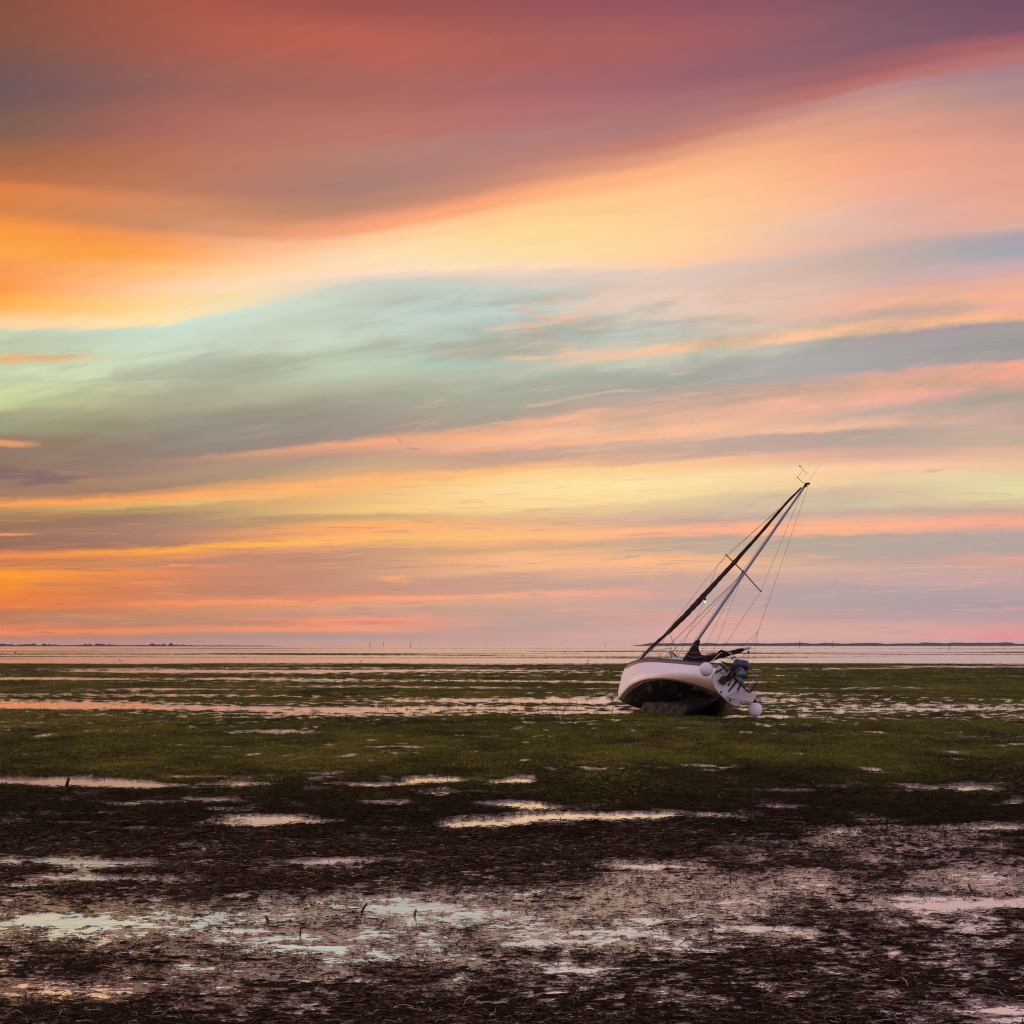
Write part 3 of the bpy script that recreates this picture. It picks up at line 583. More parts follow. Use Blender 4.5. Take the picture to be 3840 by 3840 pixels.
def build_deck():
    bm = bmesh.new(); prev_ = None
    for x in XS:
        b_ = hq('hb', x) - .02; zs = zsheer(x) - .02; r_ = [bm.verts.new((x, b_ * k / 4, zs + .05 * (1 - (k / 4) ** 2))) for k in range(-4, 5)]
        if prev_:
            for k in range(8): bm.faces.new((prev_[k], prev_[k + 1], r_[k + 1], r_[k]))
        prev_ = r_
    obj('deck', bm, M_deck, boat)
    bm = bmesh.new(); rr = []
    for x, wd, ht in ((1.25, .70, .02), (1.35, .72, .30), (2.4, .76, .34), (3.6, .70, .33), (4.6, .55, .27), (5.0, .46, .16), (5.3, .40, .0)):
        z0 = zsheer(x) - .02; rr.append([bm.verts.new((x, s_ * wd * a, z0 + ht * b)) for s_, a, b in ((1, 1.12, -.1), (1, 1.05, .6), (1, .92, .95), (1, .5, 1.06), (-1, .5, 1.06), (-1, .92, .95), (-1, 1.05, .6), (-1, 1.12, -.1))])
    for a, b in zip(rr, rr[1:]):
        for k in range(7): bm.faces.new((a[k], a[k + 1], b[k + 1], b[k]))
    bm.faces.new(rr[0][::-1]); obj('coach_roof', bm, M_deck, boat)
build_deck()
def side_band(name, d0, d1, off, mat):
    """strip lying along both topsides from d0 to d1 below the sheer, a few mm proud"""
    for s_ in (1, -1):
        bm = bmesh.new(); prev_ = None
        for x in XS[:-2]:
            sec = section(x); ys = [p_[0] for p_ in sec]; zs_ = [p_[1] for p_ in sec]; zt = zsheer(x); r_ = []
            for k in range(4):
                z_ = zt - (d0 + (d1 - d0) * k / 3) * (1 if x < 6.9 else max(.3, (7.6 - x) / .7)); y_ = float(np.interp(z_, zs_, ys))
                r_.append(bm.verts.new((x, s_ * (y_ + off), z_)))
            if prev_:
                for k in range(3): bm.faces.new((prev_[k], prev_[k + 1], r_[k + 1], r_[k]) if s_ > 0 else (prev_[k], r_[k], r_[k + 1], prev_[k + 1]))
            prev_ = r_
        obj(name, bm, mat, boat)
side_band('sheer_stripe', .02, .175, .005, M_stripe)
for s_ in (1, -1):
    bm = bmesh.new(); tube(bm, [(x, s_ * (hq('hb', x) + .006), zsheer(x) + .004) for x in XS], .022, 8); obj('rub_rail', bm, M_rail, boat)
bm = bmesh.new(); tube(bm, [(-.01, y_, 1.70 + .03 * (1 - (y_ / .83) ** 2)) for y_ in np.linspace(-.84, .84, 13)], .026, 8); obj('rub_rail', bm, M_rail, boat)
def build_keel():
    bm = bmesh.new(); prof = []
    for i in range(41):
        x = 4.62 - i * (4.62 - .02) / 40
        zt = hq('zk', x) + .05
        if x > 4.35: zb_ = .0 + (x - 4.35) / .27 * (zt - .03)
        elif x > 1.48: zb_ = 0
        else: q_ = 1 - x / 1.48; zb_ = .90 * (q_ ** 1.25) * .98
        zb_ = min(zb_, zt - .012); wd = (.17 if 1.3 < x < 4.2 else .17 * min(1, max(.12, (4.62 - x) / .42) if x >= 4.2 else max(.10, (x + .15) / 1.45)))
        prof.append((x, zb_, zt, wd))
    rows = []
    for x, zb_, zt, wd in prof:
        h_ = zt - zb_
        rows.append([bm.verts.new((x, y_, z_)) for y_, z_ in ((wd * 1.5, zt), (wd * .95, zt - h_ * .35), (wd * .78, zb_ + h_ * .12), (wd * .62, zb_), (-wd * .62, zb_), (-wd * .78, zb_ + h_ * .12), (-wd * .95, zt - h_ * .35), (-wd * 1.5, zt))])
    for a, b in zip(rows, rows[1:]):
        for k in range(7): bm.faces.new((a[k], a[k + 1], b[k + 1], b[k]))
    bm.faces.new(rows[0]); bm.faces.new(rows[-1][::-1]); bmesh.ops.recalc_face_normals(bm, faces=bm.faces)
    obj('keel', bm, M_keel, boat, smooth=False)
build_keel()
bm = bmesh.new(); tube(bm, [on(a, b, 1, .0) + Vector((0, .05, 0)) for a, b in ((2574, 2676), (2600, 2664), (2640, 2644), (2680, 2628), (2711, 2618))], [.02, .02, .018, .015, .01], 6)
obj('keel_edge', bm, mat_simple('lit_edge', (.12, .10, .08), .8, .1, noise=((.03, .025, .02), 14)), boat)  # lit line of the keel's trailing edge, put into a paler tube

# spars: everything on the centre plane is placed with on(.., 1, 0)
foot = on(2563, 2476, 1, 0); mtop = on(3024, 1815, 1, 0)
def along(t): return foot + (mtop - foot) * t
bm = bmesh.new(); tube(bm, [along(t) for t in (0, .3, .6, .85, 1)], [.052, .052, .050, .044, .038], 12); obj('mast', bm, M_mast, boat)
md = (mtop - foot).normalized()
bm = bmesh.new()
tube(bm, [mtop - md * .12, mtop + md * .02], [.055, .06], 8); tube(bm, [mtop + Vector((-.17, 0, .0)), mtop + Vector((.05, 0, .03))], [.045, .035], 8)
tube(bm, [mtop + Vector((.09, 0, -.16)), mtop + Vector((-.13, 0, -.12))], .03, 6); obj('masthead_fitting', bm, M_rail, boat)
# wind vane and aerial
va = on(2990, 1790, 1, 0); vb = on(3011, 1764, 1, 0); r0 = on(3015, 1813, 1, 0)
bm = bmesh.new(); tube(bm, [r0, va], .011, 6); tube(bm, [va, vb], .006, 6); ball(bm, va, .022, 8, 6)
wv_ = obj('wind_vane', bm, M_wire, boat)
bm = bmesh.new(); a_, b_ = on(3003, 1752, 1, -.05), on(3026, 1776, 1, .1); tube(bm, [a_, b_], .009, 6)
t1, t2, t3 = on(2996, 1748, 1, -.05), on(3001, 1744, 1, -.05), on(3003, 1753, 1, -.05)
for o3 in (Vector((0, .006, 0)),):
    vs_ = [bm.verts.new(q_ + o3 * s_) for s_ in (1, -1) for q_ in (t1, t2, t3)]
    bm.faces.new(vs_[:3]); bm.faces.new(vs_[3:][::-1])
    for k in range(3): bm.faces.new((vs_[k], vs_[(k + 1) % 3], vs_[3 + (k + 1) % 3], vs_[3 + k]))
obj('arrow', bm, M_wire, wv_)
bm = bmesh.new(); tube(bm, [on(3037, 1801, 1, 0), on(3079, 1735, 1, 0)], [.005, .003], 5); obj('antenna', bm, mat_simple('aerial_whip', (.25, .16, .12), .5, .3), boat)
# spreaders
sj = on(2789, 2146, 1, 0); sp_p = on(2723, 2081, 0, sj.x - .12); sp_s = on(2853, 2218, 0, sj.x - .12)
for e_ in (sp_p, sp_s):
    bm = bmesh.new(); tube(bm, [sj, e_], [.026, .018], 8); ball(bm, e_, .035, 8, 6); obj('spreader', bm, M_wire, boat)
bm = bmesh.new(); tube(bm, [sj - md * .16, sj + md * .04], .064, 10); obj('spreader_bracket', bm, M_wire, boat)
# standing and running rigging
def wire(pts, r=.006, name='stay', m_=None): bm = bmesh.new(); tube(bm, pts, r, 5); return obj(name, bm, m_ or M_wire, boat)
hp = lambda x, s_: Vector((x, s_ * (hq('hb', x) - .06), zsheer(x)))
up_ = mtop - md * .25
wire([up_, sp_p, on(2693, 2118, 1, .9), on(2628, 2200, 1, .95), hp(4.95, 1)], .0055, 'shroud')
wire([up_, sp_s, hp(3.7, -1)], .0055, 'shroud')
for x_ in (4.5, 4.3): wire([sj - md * .05, hp(x_, 1) + Vector((0, -.1, 0))], .0055, 'shroud')
wire([sj - md * .08, hp(3.2, 1)], .0065, 'shroud')
wire([sj - md * .05, hp(4.4, -1)], .005, 'shroud'); wire([sj - md * .05, hp(3.4, -1)], .005, 'shroud')
brd = on(2843, 2367, 1, 0)
wire([mtop + Vector((-.16, 0, 0)), brd], .0055, 'backstay'); wire([brd, Vector((0, .7, 1.72))], .0055, 'backstay'); wire([brd, Vector((0, -.7, 1.72))], .0055, 'backstay')
fs0 = on(2400, 2474, 1, 0); fs1 = on(3008, 1825, 1, 0)
wire([mtop - md * .2 + Vector((.05, 0, 0)), sj + md * .35 + Vector((.07, .03, 0)), foot + Vector((.08, .05, .2))], .006, 'halyard')
wire([mtop - md * .3 + Vector((.05, -.04, 0)), foot + Vector((.16, -.06, .1))], .006, 'halyard')
lampw = on(2644, 2250, 1, .45)
wire([on(2962, 1868, 1, .1), on(2729, 2085, 1, .6), on(2693, 2118, 1, .6), on(2660, 2200, 1, .5), lampw + Vector((0, 0, .07))], .006, 'halyard')
wire([lampw + Vector((.01, 0, .07)), on(2585, 2370, 1, .45), on(2543, 2462, 1, .5)], .006, 'halyard')
wire([on(2507, 2368, 1, .1), on(2522, 2402, 1, .2), on(2546, 2463, 1, .4)], .009, 'sheet_rope')
wire([on(2438, 2436, 1, .1), on(2470, 2452, 1, .3), on(2512, 2472, 1, .5)], .006, 'sheet_rope', M_rope)
# furled headsail with its lashings
P_ = [(2400, 2474), (2420, 2450), (2447, 2424), (2469, 2404), (2492, 2384), (2515, 2363), (2540, 2336), (2566, 2312), (2592, 2284), (2617, 2258), (2640, 2232), (2663, 2208), (2690, 2178), (2716, 2150), (2757, 2106), (2781, 2078), (2820, 2035), (2859, 1991), (2910, 1931), (2962, 1872), (3006, 1828)]
R_ = [.045, .06, .062, .068, .058, .078, .10, .098, .10, .108, .096, .10, .088, .082, .086, .074, .064, .062, .05, .045, .03]
bm = bmesh.new(); rsn = random.Random(5)
pp, rr_ = [], []
for (a, b), (c_, d_), ra, rb in zip(P_, P_[1:], R_, R_[1:]):
    for k in range(4):
        t = k / 4; pp.append(on(a + (c_ - a) * t, b + (d_ - b) * t, 1, 0)); rr_.append((ra + (rb - ra) * t) * (1 + .07 * math.sin(len(pp) * 1.9) + rsn.uniform(-.05, .05)))
pp.append(on(*P_[-1], 1, 0)); rr_.append(R_[-1]); tube(bm, pp, rr_, 14)
fsail = obj('furled_headsail', bm, M_sail, boat)
for px_, py_ in ((2512, 2366), (2506, 2371), (2500, 2376), (2440, 2432), (2436, 2437)):
    c_ = on(px_, py_, 1, 0); d_ = (on(px_ + 5, py_ - 5, 1, 0) - c_).normalized(); u_ = d_.cross(Vector((0, 1, 0))).normalized(); v_ = d_.cross(u_)
    bm = bmesh.new(); tube(bm, [c_ + (u_ * math.cos(a) + v_ * math.sin(a)) * .080 + d_ * .03 * math.sin(a) for a in np.linspace(0, 6.28, 15)], .008, 5); obj('lashing', bm, M_rope, fsail)
bm = bmesh.new(); tube(bm, [on(2500, 2376, 1, .09), on(2490, 2400, 1, .10), on(2470, 2424, 1, .09), on(2440, 2436, 1, .08), on(2424, 2462, 1, .08)], .007, 5); obj('lashing', bm, M_rope, fsail)
# mainsail: black canvas heaped round the mast and along the boom
boom0, boom1 = on(2606, 2470, 1, 0), on(2812, 2430, 1, 0)
bm = bmesh.new(); tube(bm, [boom0, boom1], .042, 10)
boom = obj('boom', bm, M_alu, boat)
P_ = [(2574, 2478, .05), (2600, 2476, .14), (2625, 2473, .155), (2650, 2470, .145), (2676, 2464, .125), (2703, 2456, .115), (2718, 2452, .12), (2740, 2449, .085), (2757, 2445, .085), (2772, 2440, .08), (2784, 2437, .062), (2790, 2435, .045)]
bm = bmesh.new(); pp, rr_ = [], []
for (a, b, r1), (c_, d_, r2) in zip(P_, P_[1:]):
    for k in range(4):
        t = k / 4; pp.append(on(a + (c_ - a) * t, b + (d_ - b) * t, 1, .02)); rr_.append((r1 + (r2 - r1) * t) * (1 + rsn.uniform(-.06, .06)))
tube(bm, pp, rr_, 14); obj('mainsail_cover', bm, M_cloth, boat)
# collar of the cover round the mast foot (leans forward, ties round it)
bm = bmesh.new(); rings = []
for (x0, x1, yy) in ((2608, 2625, 2401), (2605, 2627, 2406), (2599, 2624, 2413), (2597, 2622, 2420), (2590, 2620, 2430), (2584, 2622, 2440), (2577, 2628, 2450), (2570, 2634, 2459), (2561, 2642, 2470), (2556, 2652, 2482)):
    c_ = on((x0 + x1) / 2, yy, 1, 0); hw = (x1 - x0) / 2 / 104
    ex = BI @ Vector((1, 0, 0)); ey = BI @ Vector((0, 1, 0))
    rings.append([bm.verts.new(c_ + ex * math.cos(a) * hw * (1 + .07 * math.sin(5 * a + yy)) + ey * math.sin(a) * hw * .6 * (1 + .1 * math.sin(4 * a))) for a in np.linspace(0, 2 * math.pi, 21)[:-1]])
for a, b in zip(rings, rings[1:]):
    for k in range(20): bm.faces.new((a[k], a[(k + 1) % 20], b[(k + 1) % 20], b[k]))
bm.faces.new(rings[0][::-1]); bm.faces.new(rings[-1]); bmesh.ops.recalc_face_normals(bm, faces=bm.faces); mc = obj('mainsail_cover_collar', bm, M_cloth, boat)
for L_ in (((2594, 2424), (2606, 2417), (2622, 2429)), ((2580, 2443), (2600, 2447), (2624, 2449)), ((2571, 2454), (2590, 2464), (2612, 2466), (2640, 2459), (2680, 2455), (2697, 2452))):
    bm = bmesh.new(); tube(bm, [on(a, b, 1, .26 if a < 2650 else .16) for a, b in L_], .009, 5); obj('lashing', bm, M_rope, mc)
for px_, py_ in ((2655, 2468), (2705, 2455), (2749, 2446)):
    c_ = on(px_, py_, 1, .02); d_ = (boom1 - boom0).normalized(); u_ = d_.cross(Vector((0, 1, 0))).normalized(); v_ = d_.cross(u_); r_ = .14 if px_ < 2700 else (.125 if px_ < 2740 else .095)
    bm = bmesh.new(); tube(bm, [c_ + (u_ * math.cos(a) + v_ * math.sin(a)) * r_ for a in np.linspace(0, 6.28, 17)], .008, 5); obj('sail_tie', bm, M_rope, boom)
wire([boom1, boom1 + Vector((0, 0, .05)), brd], .005, 'topping_lift')
wire([on(2809, 2445, 1, 0), on(2806, 2462, 0, .1), on(2803, 2500, 0, .02)], .007, 'mainsheet'); wire([on(2809, 2441, 1, 0), on(2775, 2470, 0, .2)], .007, 'mainsheet')
bm = bmesh.new(); box(bm, on(2807, 2444, 1, 0), (.07, .05, .09), bev=.015); obj('sheet_block', bm, M_rail, boat)

# stanchions, pulpit, pushpit
def rod(pts, r=.014, name='stanchion', m_=None, parent=None): bm = bmesh.new(); tube(bm, pts, r, 8); return obj(name, bm, m_ or M_steel, parent or boat)
rod([on(2388, 2478, 1, .45), on(2417, 2443, 1, .45)], .016); rod([on(2393, 2476, 1, .42), on(2420, 2446, 1, .42)], .010)
rod([on(2486, 2474, 1, .98), on(2520, 2428, 1, .98)], .019)
rod([on(2432, 2470, 1, .72), on(2462, 2440, 1, .72), on(2520, 2428, 1, .9)], .004, 'lifeline', M_wire)
rod([on(2417, 2443, 1, .45), on(2520, 2430, 1, .98)], .004, 'lifeline', M_wire)
rod([on(2661, 2487, 1, .86), on(2698, 2452, 1, .86)], .015); rod([on(2671, 2485, 1, .80), on(2682, 2473, 1, .80)], .010)
rod([on(2698, 2452, 1, .86), on(2712, 2444, 0, .75), on(2728, 2443, 0, .45), on(2744, 2453, 0, .05), on(2757, 2464, 0, -.03), on(2768, 2473, 0, -.05), on(2806, 2508, 0, -.05), on(2828, 2534, 0, -.02), on(2838, 2543, 0, .1), on(2844, 2556, 0, .5), on(2836, 2566, 0, .8)], .014, 'pushpit_rail')
rod([on(2727, 2502, 0, .02), on(2748, 2463, 0, .02)], .013); rod([on(2803, 2586, 0, .02), on(2830, 2541, 0, .02)], .014)
for a, b in ((2755, 2464), (2747, 2470), (2832, 2543)):
    bm = bmesh.new(); ball(bm, on(a, b, 0, 0), .045, 8, 6, (1, .8, .8)); obj('rail_clamp', bm, M_rail, boat)
bm = bmesh.new(); tube(bm, [on(2693, 2449, 0, .8), on(2706, 2442, 0, .7), on(2718, 2444, 0, .5)], [.05, .06, .03], 8); obj('rope_coil', bm, M_cloth, boat)
rod([on(2839, 2563, 0, .5), on(2830, 2570, 0, .4), on(2822, 2584, 0, .2), on(2813, 2596, 0, 0)], [.02, .035, .018, .025], 'rope_coil', M_cloth); rod([on(2833, 2570, 0, .4), on(2822, 2572, 0, .2), on(2817, 2586, 0, .1), on(2826, 2576, 0, .2), on(2836, 2574, 0, .4), on(2841, 2582, 0, .4), on(2836, 2590, 0, .4)], .008, 'rope_coil', M_wire)
# folded hatch on the foredeck
bm = bmesh.new()
pts = [(2507, 2449), (2515, 2443), (2525, 2447), (2537, 2457), (2544, 2467), (2538, 2470), (2522, 2470), (2516, 2462)]
a_ = [bm.verts.new(on(a, b, 1, .58)) for a, b in pts]; b_ = [bm.verts.new(on(a, b, 1, .48)) for a, b in pts]
bm.faces.new(a_); bm.faces.new(b_[::-1])
for k in range(8): bm.faces.new((a_[k], b_[k], b_[(k + 1) % 8], a_[(k + 1) % 8]))
bmesh.ops.recalc_face_normals(bm, faces=bm.faces); hb_ = obj('sail_bag', bm, M_cloth, boat, smooth=False)
for L_ in (((2508, 2449), (2534, 2470)), ((2515, 2447), (2535, 2465))): rod([on(a, b, 1, .60) for a, b in L_], .014, 'support_rod', M_deck, hb_)
bm = bmesh.new(); box(bm, on(2537, 2472, 1, .62), (.5, .16, .07), bev=.02); obj('foredeck_locker', bm, M_deck, boat)
bm = bmesh.new(); tube(bm, [on(2431, 2472, 1, .62), on(2452, 2471, 1, .80), on(2476, 2472, 1, .92)], .012, 6); obj('toe_rail', bm, M_deck, boat)
for px_, py_ in ((2386, 2486), (2402, 2484), (2418, 2483)):
    c_ = on(px_, py_, 1, .60 + (px_ - 2386) * .006); x_ = c_.x; yy = float(np.interp(zsheer(x_) - .1, [q_[1] for q_ in section(x_)], [q_[0] for q_ in section(x_)]))
    bm = bmesh.new(); tube(bm, [(x_, yy + .012, zsheer(x_) - .04), (x_, yy + .010, zsheer(x_) - .16)], .012, 5); obj('stripe_mark', bm, M_alu, boat)  # short pale strips added for white marks on the grey stripe
bm = bmesh.new(); c_ = Vector((7.33, 0, 1.72)); tube(bm, [c_, c_ + Vector((.17, 0, .02))], .022, 8); ball(bm, c_ + Vector((.18, 0, .02)), .03, 8, 6); obj('bow_eye', bm, M_steel, boat)

# transom fittings
def disc(px_, py_, r, m_, name, th=.012):
    c_ = on(px_, py_, 0, -.006); bm = bmesh.new(); tube(bm, [c_ + Vector((.004, 0, 0)), c_ + Vector((-th, 0, 0))], [r, r * .9], 14); return obj(name, bm, m_, boat)
for a, b, r in ((2704, 2596, .042), (2732, 2568, .050), (2738, 2627, .046)): disc(a, b, r, M_dark, 'exhaust_outlet')
M_rust = mat_simple('rust', (.10, .035, .018), .8, .1, noise=((.03, .012, .01), 20))
disc(2734, 2594, .026, M_rust, 'bolt_head'); disc(2722, 2632, .024, M_rust, 'bolt_head')
bm = bmesh.new(); tube(bm, [on(2782, 2629, 0, -.012), on(2777, 2640, 0, -.012)], .022, 8); obj('pintle', bm, M_rust, boat)
def bar(p0, p1, r, m_, name, x=-.03): bm = bmesh.new(); tube(bm, [on(*p0, 0, x), on(*p1, 0, x)], r, 8); return obj(name, bm, m_, boat)
bar((2733, 2592), (2760, 2558), .028, M_dark, 'ladder_rail'); bar((2743, 2583), (2757, 2564), .018, M_dark, 'ladder_rail', -.05); bar((2765, 2588), (2782, 2562), .026, M_dark, 'ladder_rail')
bar((2757, 2560), (2762, 2556), .05, M_dark, 'ladder_bracket'); bar((2734, 2566), (2742, 2548), .018, M_dark, 'fuel_hose'); bar((2771, 2590), (2782, 2566), .012, M_bluel, 'ladder_rail', -.06)
bar((2684, 2522), (2706, 2510), .030, M_dark, 'boarding_step'); bar((2706, 2510), (2713, 2506), .016, M_dark, 'boarding_step')
bm = bmesh.new(); tube(bm, [on(a, b, 0, -.03) for a, b in ((2700, 2508), (2704, 2520), (2707, 2527), (2714, 2523), (2721, 2514))], .009, 5); obj('rope_loop', bm, M_wire, boat)
for L_ in (((2713, 2572), (2706, 2582), (2700, 2592)), ((2697, 2560), (2692, 2572), (2688, 2580))):       # rust runs
    a_, b_ = on(*L_[0], 0, -.005), on(*L_[-1], 0, -.005); d_ = (b_ - a_); n_ = Vector((0, d_.z, -d_.y)).normalized() * .012
    bm = bmesh.new(); v_ = [bm.verts.new(q_) for q_ in (a_ + n_, a_ - n_, b_ - n_ * .3, b_ + n_ * .3)]; bm.faces.new(v_); o_ = obj('rust_streak', bm, mat_simple('rust_run', (.30, .16, .10), .7, .2), boat)
def slab(corn, x0, x1, m_, name, parent=None):
    bm = bmesh.new(); a_ = [bm.verts.new(on(*q_, 0, x0)) for q_ in corn]; off = Vector((x1 - x0, 0, 0)); b_ = [bm.verts.new(v.co + off) for v in a_]; n = len(corn)
    bm.faces.new(a_); bm.faces.new(b_[::-1])
    for k in range(n): bm.faces.new((a_[k], b_[k], b_[(k + 1) % n], a_[(k + 1) % n]))
    bmesh.ops.recalc_face_normals(bm, faces=bm.faces); bmesh.ops.bevel(bm, geom=bm.edges[:], offset=.008, segments=1, affect='EDGES')
    return obj(name, bm, m_, parent or boat, smooth=False)
brk = slab(((2697, 2553), (2713, 2534), (2722, 2539), (2740, 2505), (2757, 2505), (2762, 2535), (2742, 2550), (2730, 2556), (2716, 2570), (2706, 2564)), -.10, -.03, M_dark, 'motor_bracket')
slab(((2722, 2533), (2741, 2507), (2744, 2509), (2725, 2536)), -.13, -.105, M_grey, 'bracket_arm', brk)
slab(((2698, 2553), (2713, 2537), (2716, 2539), (2701, 2557)), -.14, -.105, M_rust, 'bracket_plate', brk)
# rudder blade kicked up and swung aside
def rudder():
    A = on(2724, 2613, 0, -.06); D = on(2772, 2592, 0, -.10); Bp = on(2822, 2634, 0, -1.25); Cq = on(2839, 2604, 0, -1.15)
    nrm = (Bp - A).cross(D - A).normalized() * .022; bm = bmesh.new()
    g = [[A.lerp(Bp, i / 6).lerp(D.lerp(Cq, i / 6), j / 3) for j in range(4)] for i in range(7)]
    t_ = [[bm.verts.new(p_ + nrm * (.4 if j in (0, 3) else 1)) for j, p_ in enumerate(r_)] for r_ in g]; u_ = [[bm.verts.new(p_ - nrm * (.4 if j in (0, 3) else 1)) for j, p_ in enumerate(r_)] for r_ in g]
    for i in range(6):
        for j in range(3): bm.faces.new((t_[i][j], t_[i + 1][j], t_[i + 1][j + 1], t_[i][j + 1])); bm.faces.new((u_[i][j], u_[i][j + 1], u_[i + 1][j + 1], u_[i + 1][j]))
        for j in (0, 3): bm.faces.new((t_[i][j], u_[i][j], u_[i + 1][j], t_[i + 1][j]))
    for i in (0, 6):
        for j in range(3): bm.faces.new((t_[i][j], t_[i][j + 1], u_[i][j + 1], u_[i][j]))
    bmesh.ops.recalc_face_normals(bm, faces=bm.faces); return obj('rudder_blade', bm, M_grey, boat, smooth=False)
rudder()
# outboard motor, hanging upright from its bracket (built in world directions)
def W3(px_, py_, x=-.28): return on(px_, py_, 0, x)
om = props(empty('outboard_motor'), None); om.parent = boat
eX, eY, eZ = BI @ Vector((1, 0, 0)), BI @ Vector((0, 1, 0)), BI @ Vector((0, 0, 1))
def loft(c_px, parent, m_, name, seg=18, e=2.6):
    """stack of rounded-rectangle slices: photo column, row, half width, half depth in px at the boat, tilt"""
    bm = bmesh.new(); rings = []
    for (a, b, hw, hd, tilt) in c_px:
        c_ = W3(a, b); hw /= 107; hd /= 107; ring = []
        for k in range(seg):
            an = 2 * math.pi * k / seg; cs, sn = math.cos(an), math.sin(an); qx = abs(cs) ** (2 / e) * (1 if cs > 0 else -1) * hw; qy = abs(sn) ** (2 / e) * (1 if sn > 0 else -1) * hd
            ring.append(bm.verts.new(c_ + eX * qx + eY * qy - eZ * qx * tilt))
        rings.append(ring)
    for a, b in zip(rings, rings[1:]):
        for k in range(seg): bm.faces.new((a[k], a[(k + 1) % seg], b[(k + 1) % seg], b[k]))
    bm.faces.new(rings[0]); bm.faces.new(rings[-1]); bmesh.ops.recalc_face_normals(bm, faces=bm.faces)
    return obj(name, bm, m_, parent)
cw = loft([(2776, 2473, 13, 10, .1), (2778, 2474.5, 22, 15, .1), (2779, 2478, 27, 19, .12), (2780, 2485, 30, 22, .14), (2780.5, 2494, 30, 22, .16), (2781, 2498, 28.5, 21, .16)], om, M_blue, 'cowling')
loft([(2780, 2497, 28, 20, .16), (2783, 2502, 25, 18, .2), (2789, 2508, 17, 15, .25), (2793, 2512, 12, 10, .2)], om, M_dark, 'cowling_base')
for zz in (-2.2, 0, 2.2):
    pass
loft([(2779, 2482.2, 28.6, 21, .12), (2779, 2483.6, 29.6, 21.6, .12), (2779.5, 2485, 29.2, 21.4, .14)], cw, M_rail, 'cowling_seam')
loft([(2776, 2496, 15, 12, 0), (2776, 2505, 14, 12, 0), (2777, 2514, 13, 11, 0), (2778, 2519, 14, 11, 0), (2778, 2522, 17, 12, 0), (2779, 2528, 17, 12, 0), (2779, 2532, 16, 11, 0)], om, M_bluel, 'midsection')
loft([(2783, 2532, 21, 14, 0), (2784, 2536, 22, 14, -.1), (2785, 2542, 20, 14, -.1), (2781, 2546, 18, 12, 0)], om, M_dark, 'clamp_housing')
loft([(2770, 2540, 8, 8, 0), (2773, 2548, 10, 8, 0), (2778, 2556, 9, 8, 0), (2785, 2562, 6, 6, 0)], om, M_bluel, 'lower_leg')
bm = bmesh.new(); tube(bm, [W3(a, b, -.5) for a, b in ((2704, 2480), (2711, 2483), (2722, 2488), (2724, 2489), (2745, 2496), (2766, 2500))], [.014, .026, .026, .05, .055, .05], 10); obj('tiller_handle', bm, M_rail, om)
bm = bmesh.new(); tube(bm, [W3(a, b, -.3) for a, b in ((2740, 2512), (2748, 2504), (2758, 2500))], [.05, .08, .07], 10); obj('steering_arm', bm, M_dark, om)
bm = bmesh.new(); tube(bm, [W3(a, b, -.2) for a, b in ((2754, 2510), (2745, 2525), (2737, 2545))], [.06, .075, .06], 10); obj('clamp_screw', bm, M_dark, om)
bm = bmesh.new(); tube(bm, [on(a, b, 0, -.1) for a, b in ((2782, 2565), (2775, 2583), (2760, 2598), (2748, 2612), (2738, 2614), (2728, 2612))], .007, 5); obj('rope', bm, M_wire, boat)
bm = bmesh.new(); tube(bm, [on(a, b, 0, -.05) for a, b in ((2788, 2588), (2795, 2582), (2803, 2588), (2800, 2596), (2790, 2594))], .012, 5); obj('rope', bm, M_bluel, boat)

# ------------------------------------------------------------------ things hung on the boat
def fender(px_, py_, ydist, r, label, line):
    wx = (px_ - 1920) / F * ydist; wz = CAMH - (py_ - HOR) / F * ydist
    e_ = empty('ball_fender', (wx, ydist, wz - r)); props(e_, label, 'fender', 'ball fenders of the sailing boat')
    bm = bmesh.new(); ball(bm, (0, 0, r), r, 32, 20, (1, 1, 1.02)); obj('ball', bm, M_fend, e_)
    if px_ > 2700: bm = bmesh.new(); tube(bm, [(0, 0, 2 * r - .02), (0, 0, 2 * r + .04), (0, 0, 2 * r + .11)], [.09, .06, .03], 12); obj('neck', bm, M_rail, e_)
    bm = bmesh.new(); tube(bm, [Vector(q_) - Vector((wx, ydist, wz - r)) for q_ in line], .009, 6); obj('rope', bm, M_wire, e_)
    return e_
P1 = to_world((.98, .92, 1.63)); yd1 = 51.15
top1 = Vector(((2648 - 1920) / F * yd1, yd1, CAMH - (2482 - HOR) / F * yd1))
fender(2648, 2510, yd1, .236, 'white ball fender lashed high on the port quarter beside the outboard motor', [top1, top1.lerp(to_world((1.0, .95, 1.66)), .6) + Vector((0, 0, .03)), to_world((1.0, .95, 1.66))])
rp = to_world(on(2834, 2572, 0, .4))
tb = Vector(((2832 - 1920) / F * 52.3, 52.3, CAMH - (2634 - HOR) / F * 52.3))
fender(2832, 2660, 52.3, .243, 'white ball fender resting on the wet seagrass, tied below the stern rail', [tb, tb.lerp(rp, .5) + Vector((.01, 0, 0)), rp])
lw = to_world(lampw); le = empty('anchor_light', lw); props(le, 'small lit anchor lamp hanging from a line between mast and furled headsail', 'lamp')
bm = bmesh.new(); tube(bm, [(0, 0, -.02), (0, 0, .04), (0, 0, .075)], [.045, .045, .02], 10); obj('cap', bm, M_rail, le)
mg = bpy.data.materials.new('lamp_glass'); mg.use_nodes = True; b_ = mg.node_tree.nodes['Principled BSDF']; b_.inputs['Emission Color'].default_value = (.85, .95, 1, 1); b_.inputs['Emission Strength'].default_value = 1.1; b_.inputs['Base Color'].default_value = (.8, .8, .8, 1)
